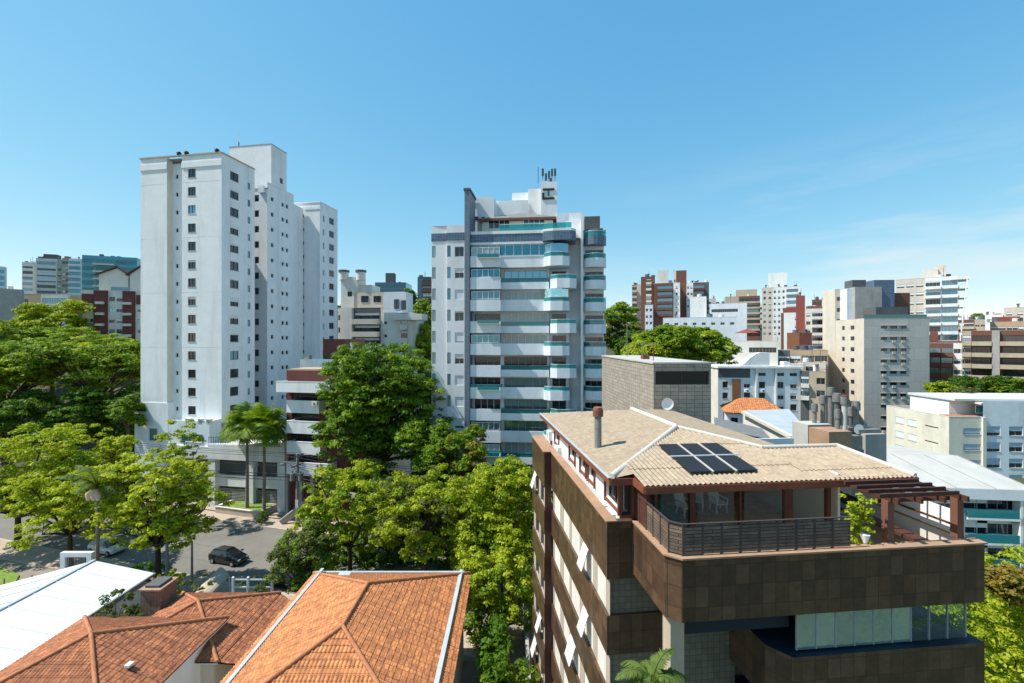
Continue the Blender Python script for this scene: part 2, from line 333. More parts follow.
class Bld:
    def __init__(s, name, label, cat, fr, z0=0, group=None):
        s.fr = fr; q = fr.p(0, 0, z0); s.th = thing(name, label, cat, q, group); s.wall = MB(); s.w = []; s.parts = {}
    def face(s, ff, u0, u1, z0, z1, mat, holes=(), depth=.2, v=0):
        hs = [(a-w/2, a+w/2, b-h/2, b+h/2) for a, b, w, h, _ in holes]
        us = sorted({round(x, 4) for x in [u0, u1]+[q for h in hs for q in h[:2]] if u0-1e-6 <= x <= u1+1e-6})
        zs = sorted({round(x, 4) for x in [z0, z1]+[q for h in hs for q in h[2:]] if z0-1e-6 <= x <= z1+1e-6})
        P = lambda u, vv, z: ff.p(u, v+vv, z)
        for j in range(len(zs)-1):
            zc = (zs[j]+zs[j+1])/2; row = [h for h in hs if h[2] < zc < h[3]]; run = None
            for i in range(len(us)-1):
                uc = (us[i]+us[i+1])/2; hole = any(h[0] < uc < h[1] for h in row)
                if not hole and run is None: run = us[i]
                if run is not None and (hole or i == len(us)-2):
                    e = us[i] if hole else us[i+1]
                    if e > run: s.wall.poly([P(run, 0, zs[j]), P(e, 0, zs[j]), P(e, 0, zs[j+1]), P(run, 0, zs[j+1])], mat)
                    run = None
        for a, b, c, d in hs:
            q = [(a, c), (b, c), (b, d), (a, d)]
            for i in range(4):
                (x0, y0), (x1, y1) = q[i], q[(i+1) % 4]
                s.wall.poly([P(x0, 0, y0), P(x0, depth, y0), P(x1, depth, y1), P(x1, 0, y1)], mat)
        for a, b, w, h, st in holes: s.w.append((ff, a, b, w, h, st, v))
    def part(s, name, mb, **k): return mb.build(name, s.th, **k)
    def box(s, name, *a, fr=None, **k): mb = MB(); mb.box(*a, fr or s.fr); return mb.build(name, s.th, **k)
    def rest(s, W, D, z0, z1, mat, roof='concrete', front=False, left=False, right=False):
        """faces not given by hand, roof slab with parapet"""
        P = s.fr.p; q = s.wall
        if not front: q.poly([P(0, 0, z0), P(W, 0, z0), P(W, 0, z1), P(0, 0, z1)], mat)
        if not right: q.poly([P(W, 0, z0), P(W, D, z0), P(W, D, z1), P(W, 0, z1)], mat)
        if not left: q.poly([P(0, D, z0), P(0, 0, z0), P(0, 0, z1), P(0, D, z1)], mat)
        q.poly([P(W, D, z0), P(0, D, z0), P(0, D, z1), P(W, D, z1)], mat)
        s.wall.poly([P(0, 0, z1-.6), P(W, 0, z1-.6), P(W, D, z1-.6), P(0, D, z1-.6)], roof)
        for a in ((0, W, 0, .2), (0, W, D-.2, D), (0, .2, .2, D-.2), (W-.2, W, .2, D-.2)):   # parapet inner ring (2 mm proud)
            s.wall.box(a[0]-.03 if a[0] == 0 else a[0], a[1]+.03 if a[1] == W else a[1], a[2]-.03 if a[2] == 0 else a[2], a[3]+.03 if a[3] == D else a[3], z1+.002, z1+.08, mat, s.fr)
        for a in ((.2, W-.2, .2, .202), (.2, W-.2, D-.202, D-.2), (.2, .202, .2, D-.2), (W-.202, W-.2, .2, D-.2)): s.wall.box(*a, z1-.6, z1+.002, mat, s.fr)
    def done(s, limit=100):
        s.wall.build('wall', s.th); ox, oy, oz = s.th['_w']
        def score(q):
            p = q[0].p(q[1], q[6], q[2]); return -q[3]*q[4]/max(1, p[1])**2
        s.w.sort(key=score)
        for ff, u, z, w, h, st, v in s.w[:limit]:
            o = bpy.data.objects.new('window', win_mesh(w, h, st)); C.objects.link(o); p = ff.p(u, v, z); o.parent = s.th
            o.location = (p[0]-ox, p[1]-oy, p[2]-oz); o.rotation_euler = (0, 0, ff.yaw)
        if len(s.w) > limit:
            mb = MB()
            for ff, u, z, w, h, st, v in s.w[limit:]: win_geo(mb, w, h, st, lambda a, b, c: ff.p(u+a, v+b, z+c))
            mb.build('window', s.th, kind='stuff')
        return s.th
def balcony(mb, ff, u0, u1, z, d, mat, ph=1.0, t=.12, rail=None, rh=0, slab=.22, v=0):
    """slab with a solid parapet and optional glass rail; z is the floor level"""
    mb.box(u0, u1, v-d, v-.002, z-slab, z, mat, ff)
    mb.box(u0, u1, v-d, v-d+t, z, z+ph, mat, ff); mb.box(u0, u0+t, v-d+t, v-.002, z, z+ph, mat, ff); mb.box(u1-t, u1, v-d+t, v-.002, z, z+ph, mat, ff)
    if rail:
        mb.box(u0+.03, u1-.03, v-d+.03, v-d+.06, z+ph, z+ph+rh, rail, ff); mb.box(u0+.03, u0+.06, v-d+.06, v-.01, z+ph, z+ph+rh, rail, ff); mb.box(u1-.06, u1-.03, v-d+.06, v-.01, z+ph, z+ph+rh, rail, ff)
        mb.box(u0, u1, v-d, v-d+.05, z+ph+rh, z+ph+rh+.04, 'frame', ff)
def tank(mb, x, y, z, r, h, m='galv', fr=WF):
    p = fr.p(x, y, z); mb.cyl(p[0], p[1], z, z+h, r, m, 16); mb.cyl(p[0], p[1], z+h, z+h+.12, r*1.08, m, 16, r*.7)

def smooth(a, b, x):
    t = min(1, max(0, (x-a)/(b-a))); return t*t*(3-2*t)
def H(x, y):
    if y < 12: y = 12
    y0 = 72+53*smooth(-60, 20, x)
    vv = (x+41.5)*.283+(y-63.5)*.959
    h = 32*smooth(y0, y0+190, y)*smooth(8, 25, vv)
    h += 9*smooth(-45, -80, x)*smooth(8, 34, vv)
    h += 3*math.sin(x*.013+1)*smooth(200, 400, y)+2*math.sin(y*.017+x*.008)*smooth(200, 400, y)
    vv = (x+41.5)*.283+(y-63.5)*.959; h += 4.8*smooth(-26, -8, x)*smooth(1.5, 10, vv)*smooth(95, 62, y)*smooth(30, 18, x)
    return h

# ------------------------------------------------------------------ ground
def ground():
    xs = sorted(set(list(np.arange(-140, 140, 2.5)) + list(np.linspace(-1800, -140, 40)) + list(np.linspace(140, 1800, 40))))
    ys = sorted(set(list(np.arange(-20, 180, 2.5)) + list(np.linspace(180, 420, 25)) + list(np.linspace(420, 3000, 26)) + [-400, -150]))
    mb = MB(); nx = len(xs)
    mb.v = [(x, y, H(x, y)-.02) for y in ys for x in xs]; k = mb.mi('soil')
    for j in range(len(ys)-1):
        for i in range(nx-1): a = j*nx+i; mb.f.append((a, a+1, a+nx+1, a+nx)); mb.m.append(k); mb.sm.append(True)
    return mb.build('ground', kind='structure')
ground()
S = Frame(-41.5, 63.5, math.atan2(-.283, .959))       # street frame: u along the far kerb, v away from the camera
def strip(name, u0, u1, v0, v1, z, mat, thick=None):
    mb = MB()
    if thick: mb.box(u0, u1, v0, v1, z-thick, z, mat, S)
    else: mb.poly([S.p(u0, v0, z), S.p(u1, v0, z), S.p(u1, v1, z), S.p(u0, v1, z)], mat)
    return mb.build(name, kind='structure')
strip('street', -120, 120, -12.3, 0, .012, 'asphalt')
strip('kerb', -120, 75, 0, .3, .16, 'kerb', .3)
strip('sidewalk', -120, 32, .3, 7.5, .15, 'pave', .3)
strip('near_kerb', -120, 75, -12.6, -12.3, .16, 'kerb', .3)
strip('near_sidewalk', -120, 75, -15.6, -12.6, .15, 'pave', .3)
mb = MB(); mb.poly([S.p(-30, -15.6, .02), S.p(-30, -45, .02), S.p(48, -45, .02), S.p(48, -15.6, .02)][::-1], 'yard'); mb.build('yard_ground', kind='structure')
mb = MB()
for (u0, u1, v0, v1) in ((-2, 12, -6.2, -6.12), (13, 14.1, -11, -10.9), (-20, 14, -9.1, -9.04), (5, 5.08, -12, -6.1)): mb.poly([S.p(u0, v0, .016), S.p(u1, v0-.3, .016), S.p(u1, v1-.3, .016), S.p(u0, v1, .016)], 'darkgrey')
mb.build('road_seam', kind='structure')

# ================================================================== white apartment tower (left)
FH = 2.884
def white_tower():
    F = frame_px(140.6, 73.5, -9.7); W = F.U(221.7)
    b = Bld('apartment_tower', 'tall white apartment tower of three stepped wings on the left, with small square windows', 'apartment building', F, 0)
    zt = 54.4
    rows = [51.62-FH*k for k in range(14)]
    ua, ub = F.U(167), F.U(182)
    hs = [(F.U(191.8), z, 1.42, 1.33, st+'|dk') for z, st in zip(rows, ['b0', 'b0', 'b0|glassblue', 'b0', 'b0', 'b25', 'b0', 'b30', 'b0', 'b0', 'b0', 'b0', 'b0', 'b0'])]
    D = 8.0
    b.face(F, 0, ua, 12.3, zt, 'tower'); b.face(F, ub, W, 12.3, zt, 'tower', hs)
    # slot between the two panels
    G = F.at(ua, 1.0); rw = ub-ua
    b.face(G, 0, rw, 12.3, zt-.7, 'tower', [(rw*.3, z, .5, .65, 'n1|ns') for z in rows])
    b.face(F.right(ua, 0), 0, 1.0, 12.3, zt, 'warm'); b.face(F.left(1.0, ub), 0, 1, 12.3, zt, 'tower', [(.5, z, .35, .6, 'n1|ns') for z in rows])
    # right flank of the front wing
    rf = F.right(W, 0); L1 = F.right(W, 0).U(254.6)
    hs = []
    for i, z in enumerate(rows):
        hs.append((rf.U(234.4), z-.02, 1.75, 1.38, ['b0', 'b12', 'b0|dk', 'b30', 'b20', 'b0', 'b8', 'b50', 'b35', 'b20', 'b0|glassblue', 'b0', 'b0', 'b0'][i]+'|dk'))
        hs.append((rf.U(249), z-.45, .62, 1.15, 'n1|ns|glassblue'))
    hs.sort(); b.face(rf, 0, L1, 12.3, zt, 'tower', hs)
    lf = F.left(D+14); b.face(lf, 0, D+14, 0, zt, 'tower')
    # joint lines and cornice
    for k in (4.2, 12.9, 21.6, 30.3):
        b.wall.box(-.03, ua, -.012, -.003, zt-k, zt-k+.05, 'tower', F); b.wall.box(ub, W+.03, -.012, -.003, zt-k, zt-k+.05, 'tower', F)
    b.wall.box(-.05, ua+.02, -.12, -.003, zt-1.9, zt-1.0, 'tower', F); b.wall.box(ub-.02, W+.05, -.12, -.003, zt-1.9, zt-1.0, 'tower', F)
    for a in ((-.1, W+.12, -.15, .18), (-.1, .2, .18, D), (W-.2, W+.12, .18, L1)): b.wall.box(*a, zt, zt+.2, 'beige', F)
    b.wall.poly([F.p(0, .05, zt-.3), F.p(W, .05, zt-.3), F.p(W, L1, zt-.3), F.p(0, L1, zt-.3)], 'concrete')
    # middle wing
    Y1 = 84.5; G = Frame(gx(267.2, Y1), Y1, F.yaw); z1 = 54.5
    ul = G.U(251); b.face(G, ul, 0, 5, z1-1.2, 'tower', [(G.U(256.6), z+.1, .95, 1.25, 'n1|ns') for z in rows])
    gr = G.right(0, 0); L2 = gr.U(293.6)
    hs = []
    for z in rows: hs += [(gr.U(272.2), z+.2, .75, .75, 'n1|ns'), (gr.U(282.8), z+.05, .72, .75, 'n1|ns'), (gr.U(287), z+.05, .72, .75, 'n1|ns')]
    hs.sort(); b.face(gr, 0, L2, 5, z1, 'tower', hs)
    b.wall.box(ul, .08, -.08, .25, z1-1.2, z1-.95, 'tan', G); b.wall.poly([G.p(ul-2, 0.02, z1-1), G.p(0, .02, z1-1), G.p(0, L2, z1-1), G.p(ul-2, L2, z1-1)], 'concrete')
    b.wall.box(-.22, .1, 0, L2, z1, z1+.15, 'white', G)
    b.face(G.left(12, ul-6), 0, 12, 30, z1-1, 'tower')
    # parapet upstand of core
    b.box('parapet', G.U(256, -1), -.4, -.45, .0-.003, z1-1.9, z1-.6, 'palegrey', fr=G)
    # lift and water tank tower
    Y1 = 86.5; K = Frame(gx(271.2, Y1), Y1, F.yaw); kr = K.right(0, 0); zk = 62.5; kl = K.U(229.4); kd = kr.U(286.6)
    mb = MB(); mb.box(kl, 0, 0, kd, 50, zk, 'white', K); mb.box(kl-.05, .05, -.05, kd+.05, zk+.002, zk+.15, 'concrete', K)
    b.part('roof_tower', mb)
    o = MB(); u = kl+1; p = K.p(u, 1, 0); o.tube([(p[0], p[1], zk), (p[0], p[1], zk+3.6)], .06, 'white_paint', 6); o.tube([(p[0]+.2, p[1], zk+.5), (p[0]+.2, p[1], zk+1.4)], .1, 'darkgrey', 6)
    b.part('antenna', o)
    # window in tank tower flank
    o = MB(); o.box(kd*.55, kd*.55+.8, -.03, -.003, 56.0, 57.0, 'glass', kr); b.part('hatch', o)
    # lower stepped block linking core and third wing
    # third wing
    Y1 = 96.2; T = Frame(gx(320, Y1), Y1, F.yaw); tl = T.U(294.5); tr = T.right(0, 0); L3 = tr.U(337.5)
    b.face(T, tl, 0, 5, 54.4, 'tower', [(T.U(302.4), z+.1, .75, .75, 'n1|ns') for z in rows])
    hs = []
    for z in rows: hs += [(tr.U(323.6), z-.35, .7, 1.3, 'n1|ns|paleglass'), (tr.U(331.6), z-.1, 1.9, 1.4, 'n2|ns')]
    hs.sort(); b.face(tr, 0, L3, 5, 54.4, 'tower', hs)
    b.wall.box(tl, .1, -.1, .2, 54.4, 54.62, 'white', T); b.wall.box(-.2, .1, .2, L3, 54.4, 54.62, 'white', T); b.wall.box(T.U(305), .08, -.1, -.003, 53.0, 53.6, 'tower', T)
    b.wall.poly([T.p(tl-1, 0, 54.2), T.p(0, 0, 54.2), T.p(0, L3, 54.2), T.p(tl-1, L3, 54.2)], 'concrete'); b.face(T.left(L3, tl-1), 0, L3, 20, 54.3, 'tower')
    b.wall.poly([T.p(0, L3, 5), T.p(tl-1, L3, 5), T.p(tl-1, L3, 54.3), T.p(0, L3, 54.3)], 'tower')
    b.wall.box(-7, -.9, L2, L2+4.4, 5, 53.2, 'tower', G)
    # service balconies in the slot between middle and third wings
    for i, z in enumerate(rows):
        o = MB(); x0 = T.U(289, -1.5); x1 = T.U(294.6, -1.2)
        o.box(x0, x1+.4, -1.6, -.1, z-1.3, z-1.15, 'white', T); o.box(x0, x1+.35, -1.6, -1.5, z-1.15, z-.3, 'cream' if i % 3 else 'darkgrey', T); b.part('service_balcony', o)
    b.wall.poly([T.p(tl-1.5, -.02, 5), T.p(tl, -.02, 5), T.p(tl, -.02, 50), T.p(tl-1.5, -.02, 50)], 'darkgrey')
    # roof ornaments on the front parapet
    for px in (178.5, 186, 216.5):
        o = MB(); q = F.p(F.U(px), .1, 0); o.tube([(q[0], q[1], zt+.2), (q[0], q[1], zt+.62), (q[0]+.1, q[1], zt+.8)], [.3, .38, .12], 'black', 8); b.part('roof_vent', o)
    # podium
    o = MB(); PF = F
    u0, u1 = -2.2, PF.U(170, -2.5); b_ = PF.U(209.3, -2.3)
    b.box('lower_wing', -1.0, PF.U(168, -.1), -.12, 3, 0, 15.2, 'bluewhite')
    
    o.box(u1-.5, b_, -2.3, -.003, 7.3, 12.4, 'bluewhite', PF)
    o.box(u1-.5, b_, -2.3, -2.1, 12.4, 12.95, 'white', PF); o.box(b_-.2, b_, -2.1, -.003, 12.4, 12.95, 'white', PF)
    ue = PF.U(283, -3)
    o.box(b_, ue, -2.6, 9, 7.3, 9.6, 'white', PF)
    o.box(u1-.5, b_, -2.6, -2.305, 7.3, 9.2, 'white', PF)
    b.part('podium', o)
    ip = MB(); gu = [(F.U(168, -3.6), 'darkgrey')]
    for px in (211.5, 249.5, 281): u = PF.U(px, -2.5); ip = MB(); ip.box(u-.6, u+.6, -2.5, -1.5, 0, 7.3, 'white', PF); b.part('podium_pillar', ip)
    ip = MB(); ip.box(u1-.5, ue, -1.0, -.9, 0, 7.3, 'darkgrey', PF); b.part('garage_wall', ip)
    for a, c in ((213.5, 247.5), (251.5, 279)):
        g = MB(); x0, x1 = PF.U(a, -1.9), PF.U(c, -1.9); g.box(x0, x1, -1.6, -1.5, 4.9, 7.3, 'darkgrey', PF); g.box(x0, x1, -2.0, -1.7, 3.2, 4.9, 'white', PF)
        for k in range(12): g.box(x0, x1, -1.85, -1.8, .3+k*.22, .4+k*.22, 'concrete', PF)
        b.part('garage_screen', g)
    # end wall with stair flank
    o = MB(); o.box(ue, ue+.4, -3.2, 3, 7.3, 10.8, 'warm', PF); b.part('side_wall', o)
    g = MB(); y0 = -2.55
    for k in range(32): u = b_+.1+(ue-b_-.2)*k/31; g.box(u, u+.04, y0, y0+.04, 9.6, 10.6, 'railing', PF)
    g.box(b_+.1, ue-.1, y0-.01, y0+.05, 10.6, 10.66, 'railing', PF); b.part('railing', g)
    for (px, py0, py1, wpx) in ((153.5, 428.5, 440.5, 8.5), (192, 434, 441.5, 24)):
        v = -.15 if px < 165 else -2.32; uu = PF.U(px, v); Y = PF.Y(uu, v); g = MB(); w_ = wpx*Y/FPX
        win_geo(g, w_, (py1-py0)*Y/FPX, 'greenglass|n3', lambda a, c, d: PF.p(uu+a, v-.19+c, gz((py0+py1)/2, Y)+d)); b.part('window', g, label='green glass podium window')
    for px in (187, 199.5, 208-.5):
        g = MB(); u = PF.U(px, -2.4); g.box(u-.5, u+.5, -2.4, -1.8, 13.2, 13.3, 'white', PF); g.box(u-.4, u+.4, -2.3, -1.9, 12.4, 13.2, 'warm', PF); b.part('terrace_bench', g)
    b.done()
white_tower()

# ================================================================== white balcony tower (centre)
def logo(b, F, px, py, v):
    u = F.U(px, v); z = F.Z(py, u, v); g = MB(); k = .135
    for x0, x1, z0, z1, m in ((-5, 5, 3, 4.6, 'black'), (-.8, .8, -1.6, 3, 'greenglass'), (-5.5, -3.7, -4.6, 1.2, 'black'), (-3.7, 5, -4.6, -2.9, 'black')):
        g.box(u+x0*k*1.25, u+x1*k*1.25, v-.12, v-.003, z+z0*k*1.3, z+z1*k*1.3, m, F)
    return g
def balcony_tower():
    Y0 = 62.6; F = frame_px(431, Y0, -6); fh = 2.93
    b = Bld('apartment_tower', 'white apartment tower with teal glass balconies and a rooftop logo in the centre', 'apartment building', F, 0)
    # left block
    u1 = F.U(447); u2 = F.U(466); zt = F.Z(225.4, u1)
    base = F.Z(250.8, u2)                                   # first window row centre
    rows = [base-fh*k for k in range(13)]
    b.face(F, 0, u1, 0, zt, 'palegrey', [(u1*.15, z, .5, 1.6, 'n1|ns|paleglass') for z in rows], v=.25)
    st = ['b0', 'b45', 'b100', 'b15', 'b90', 'b45', 'b100', 'b100', 'b80', 'b100', 'b100', 'b50', 'b100']
    hs = sorted([(F.U(448.9), z, .5, 1.55, 'n1|ns|glassblue') for z in rows]+[(F.U(459.3), z-.1, 1.25, 1.35, st[i]+'|n2|ns') for i, z in enumerate(rows)])
    b.face(F, u1, u2, 0, zt, 'palegrey', hs)
    b.face(F.left(.25, u1), 0, .25, 0, zt, 'palegrey')
    zb = F.Z(240.6, u1)
    b.box('tile_band', -.02, u1-.01, .18, .247, zb, zb+1.05, 'bluetile'); b.box('tile_band', u1-.06, u2, -.06, -.003, zb, zb+1.05, 'bluetile')
    b.face(F.left(16), 0, 15.75, 0, zt, 'palegrey')
    b.wall.poly([F.p(0, .25, zt-.02), F.p(u2, .0, zt-.02), F.p(u2, 16, zt-.02), F.p(0, 16, zt-.02)], 'concrete')
    b.wall.poly([F.p(u2, 16, 0), F.p(0, 16, 0), F.p(0, 16, zt), F.p(u2, 16, zt)], 'palegrey')
    # blue-grey fin
    a0, a1 = F.U(464.5, -1.2), F.U(469.5, -1.2); b.box('blue_fin', a0, a1, -1.2, 3, 0, F.Z(190.5, a0, -1.2), 'striptile')
    b.box('fin_cap', a0-.12, a1+.12, -1.32, 3.1, F.Z(190.5, a0, -1.2)+.003, F.Z(189, a0, -1.2)+.1, 'darkgrey')
    # main body behind the balconies, from 470 to 583
    c0 = a1; c1 = F.U(549); c2 = F.U(582, 0)
    zr = F.Z(231, c0)
    V0 = 0.9                                                # recessed glazed wall plane
    zf = [F.Z(265.8, c0, -1)-fh*k for k in range(11)]        # floor levels of the balcony rows
    bay = F.U(500.5, -1)
    hs = []
    rng = random.Random(4)
    for i, z in enumerate(zf):
        st = rng.choice(['glassblue', 'glass', 'glassblue', 'paleglass|wf', 'glassblue|wf'])
        if i in (0, 2): st = 'tealdeep|wf' if i == 0 else 'paleglass|wf'
        ww = (c1-bay); hs.append(((bay+c1)/2, z+1.3, ww-.5, 2.35, st+'|n6|ns'))
        hs.append(((c0+bay)/2, z+1.3, (bay-c0)-.5, 2.35, ['glass', 'glass|wf', 'paleglass|wf', 'glass', 'glassblue', 'glass'][i % 6]+'|n4|ns'))
    hs.append(((c0+c1)/2, zf[0]+fh*.98+.02, (c1-c0)-.4, 1.7, 'tealdeep|wf|n9|ns')) if False else None
    b.face(F, c0, c1, 0, zr, 'palegrey', sorted(hs), v=V0, depth=.3)
    b.face(F, c1, F.U(569, 1.5), 0, zr, 'palegrey', sorted([((c1+F.U(569, 1.5))/2, z+1.3, 1.9, 2.2, 'glass|n2|ns') for z in zf]), v=1.5)
    b.face(F.right(c1, V0), 0, .6, 0, zr, 'palegrey')
    e1 = F.U(569, 1.5)
    b.face(F, e1, c2, 0, zr+2.6, 'palegrey', v=2.0); b.face(F.left(2.0, e1), 0, .5, 0, zr, 'palegrey')
    # wide bands between floors (mid section) and balconies
    for i, z in enumerate(zf):
        even = i % 2 == 0
        o = MB(); balcony(o, F, c0+.05, bay, z, 1.9, 'bluewhite', 1.35 if i % 2 else 1.3, rail='clearteal' if i in (6, 9) else None, rh=.35, v=V0)
        if i % 3 == 0: o.box(c0+1.1, bay-.1, V0-2.35, V0-1.9, z+.95, z+1.0, 'white', F); o.box(c0+1.1, bay-.1, V0-2.35, V0-2.3, z+1.0, z+1.5, 'teal', F); o.box(c0+1.1, c0+1.15, V0-2.3, V0-1.905, z+1.0, z+1.5, 'teal', F)
        b.part('balcony', o)
        if i in (0, 1, 2, 4, 8, 9) :     # glazed-in bay
            o = MB(); w_ = bay-c0-.3; win_geo(o, w_, 1.1, ['paleglass|wf|n5|ns', 'tealdeep|wf|n5|ns', 'glassblue|wf|n5|ns'][i % 3], lambda a, c, d: F.p((c0+bay)/2+.03+a, V0-1.9+c, z+1.93+d)); b.part('window', o)
        o = MB(); balcony(o, F, bay+.003, c1, z, 1.25, 'bluewhite', 1.3 if even else .72, rail=None if even else 'teal', rh=.55, v=V0); b.part('balcony', o)
        # right polygonal bay, alternating in width
        x0, x1 = (F.U(543.5, -1.6), F.U(569.5, -1.2)) if even else (F.U(550, -1.6), F.U(576.5, -1.2))
        o = MB(); pts = [(x0, 1.4), (x0, -.9), (x0+.9, -1.75), (x1-.9, -1.75), (x1, -1.1), (x1, 1.4)]
        o.prism(pts, z-.25, z+1.0, 'bluewhite', F, top='palegrey')
        ins = [(x0+.08, 1.3), (x0+.08, -.85), (x0+.95, -1.67), (x1-.95, -1.67), (x1-.08, -1.05), (x1-.08, 1.3)]
        for p_, q_ in zip(ins[1:-1], ins[2:]): o.bar(F.p(*p_, z+1.25), F.p(*q_, z+1.25), .03, .5, 'clearteal'); o.bar(F.p(*p_, z+1.53), F.p(*q_, z+1.53), .06, .05, 'white_paint')
        o.bar(F.p(*ins[0], z+1.25), F.p(*ins[1], z+1.25), .03, .5, 'clearteal')
        b.part('bay_balcony', o)
        if even and i in (0, 2): 
            o = MB(); o.prism([(x0+.15, 1.2), (x0+.15, -.8), (x0+1, -1.6), (x1-1, -1.6), (x1-.15, -1.0), (x1-.15, 1.2)], z+1.53, z+2.66, 'enclosure' if i else 'glassblue', F); b.part('bay_glazing', o)
    # top floor: tile band, parapet, glass strip
    ztp = zf[0]+fh
    o = MB(); o.box(c0+.02, c1+.6, -.55, V0-.003, ztp-.05, ztp+.25, 'bluewhite', F); o.box(c0+.02, c1+.6, -.5, V0-.003, ztp+.25, ztp+1.35, 'bluetile', F); o.box(c0+.02, c1+.6, -.55, V0-.003, ztp+1.352, ztp+1.75, 'white', F); b.part('tile_band', o)
    o = MB(); o.box(c0+4, c1+.5, -.45, -.4, ztp+1.75, ztp+2.6, 'clearteal', F); o.box(c0+4, c1+.5, -.46, -.38, ztp+2.6, ztp+2.66, 'white_paint', F); b.part('glass_rail', o)
    o = MB(); win_geo(o, c1-c0-.3, 1.5, 'tealdeep|wf|n9|ns', lambda a, c, d: F.p((c0+c1)/2+a, -.5+c, ztp-.85+d)); o.box(c0+.02, c1, -.4, V0-.003, ztp-1.7, ztp-1.62, 'white', F); b.part('window', o, label='long teal enclosed top gallery')
    x0, x1 = F.U(553, -1.8), F.U(576, -1.3)
    o = MB(); o.prism([(x0-1.5, 1.4), (x0-1.3, -1.5), (x0, -1.9), (x1-.6, -1.9), (x1, -1.2), (x1, 1.4)], ztp+.1, ztp+1.3, 'bluetile', F); o.prism([(x0-1.5, 1.4), (x0-1.3, -1.5), (x0, -1.9), (x1-.6, -1.9), (x1, -1.2), (x1, 1.4)], ztp+1.303, ztp+1.6, 'white', F)
    o.bar(F.p(x0-1.2, -1.45, ztp+2), F.p(x0, -1.8, ztp+2), .03, .7, 'clearteal'); o.bar(F.p(x0, -1.8, ztp+2), F.p(x1-.6, -1.8, ztp+2), .03, .7, 'clearteal'); b.part('bay_crown', o)
    # right fin and curved balconies
    f0, f1 = F.U(580.8, -.2), F.U(583.2, -.2); ztf = F.Z(221, f0)
    b.box('white_fin', f0, f1, -.3, 2.5, 0, ztf, 'white')
    g0, g1 = F.U(584, -.6), F.U(607, -.2); gm, gr_ = (g0+g1)/2, (g1-g0)/2
    b.face(F, f1, g1-.3, 0, F.Z(232, g0), 'palegrey', sorted([((g0+g1)/2-.1, z+1.1, 2.4, 2.1, 'glass|n3|ns') for z in [zf[0]+fh]+zf]), v=.9)
    b.face(F.right(g1-.3, .9), 0, 12, 0, F.Z(232, g0), 'palegrey')
    for i, z in enumerate([zf[0]+fh*.98]+[q-.1 for q in zf]):
        def arc(r, n=9): return [(gm-r*math.cos(math.pi*k/n), .9-(r*.95)*math.sin(math.pi*k/n)) for k in range(n+1)]
        o = MB(); o.prism(arc(gr_), z-.2, z+1.0, 'bluewhite' if i else 'bluetile', F, top='palegrey'); a_ = arc(gr_-.05)
        for p_, q_ in zip(a_[:-1], a_[1:]): o.bar(F.p(*p_, z+1.3), F.p(*q_, z+1.3), .04, .6, 'teal' if i % 3 else 'clearteal'); o.bar(F.p(*p_, z+1.62), F.p(*q_, z+1.62), .06, .06, 'white_paint')
        b.part('rounded_balcony', o)
    b.wall.poly([F.p(c0, V0, zr-.1), F.p(g1, V0, zr-.1), F.p(g1, 13, zr-.1), F.p(c0, 13, zr-.1)], 'concrete')
    b.wall.poly([F.p(g1-.3, 13, 0), F.p(c0, 13, 0), F.p(c0, 13, zr), F.p(g1-.3, 13, zr)], 'palegrey')
    # penthouse
    v = 2.2; p0, p1 = F.U(482, v), F.U(553, v); ze = F.Z(222, p0, v)
    q = Bld.face; b.face(F, p0, p1, zr-.1, ze, 'warm', [(F.U(499, v), zr+1.5, 3.0, 1.4, 'n4|wf|ns'), (F.U(534, v), zr+1.5, 3.0, 1.4, 'n4|wf|ns|glassblue')], v=v)
    b.face(F.right(p1, v), 0, 5, zr-.1, ze, 'warm'); b.face(F.left(v+5, p0), 0, 5, zr-.1, ze, 'warm')
    o = MB(); e = .5; z2 = ze+.35
    o.box(p0-e, p1+e, v-e, v-e+.12, ze, z2, 'redbrown', F); o.box(p1+e-.12, p1+e, v-e+.12, v+5, ze, z2, 'redbrown', F)
    ri0, ri1, rv, rz = p0+5, p1-4, v+3.6, ze+2.1
    for pl in ([(p0-e, v-e, z2), (p1+e, v-e, z2), (ri1, rv, rz), (ri0, rv, rz)], [(p1+e, v-e, z2), (p1+e, v+7, z2), (ri1, rv, rz)], [(p1+e, v+7, z2), (p0-e, v+7, z2), (ri0, rv, rz), (ri1, rv, rz)], [(p0-e, v+7, z2), (p0-e, v-e, z2), (ri0, rv, rz)]): o.poly([F.p(*k) for k in pl], 'galv')
    b.part('roof', o)
    def blk(name, a, c, top, v, d, m, bot=None, **k): x0, x1 = F.U(a, v), F.U(c, v); return b.box(name, x0, x1, v, v+d, bot if bot is not None else zr-.1, F.Z(top, x0, v), m, **k)
    blk('roof_block', 473.5, 494, 197.5, 3.2, 5, 'palegrey'); blk('roof_wing', 494.2, 528, 201, 6.5, 6, 'white'); blk('tank_house', 512, 528, 193, 9, 4, 'white'); blk('tank_house', 528.2, 541, 189, 8, 4, 'white')
    blk('logo_tower', 541, 557, 182, 6.2, 4, 'white'); blk('roof_wing', 557.2, 584, 213, 6, 6, 'bluewhite'); blk('roof_block', 584.5, 600, 216.5, 4, 3.5, 'darkgrey')
    blk('sloped_fin', 566, 583, 221, .91, 1, 'white', bot=F.Z(238, F.U(575, 1), 1))
    b.part('roof_logo', logo(b, F, 548.5, 194, 6.2))
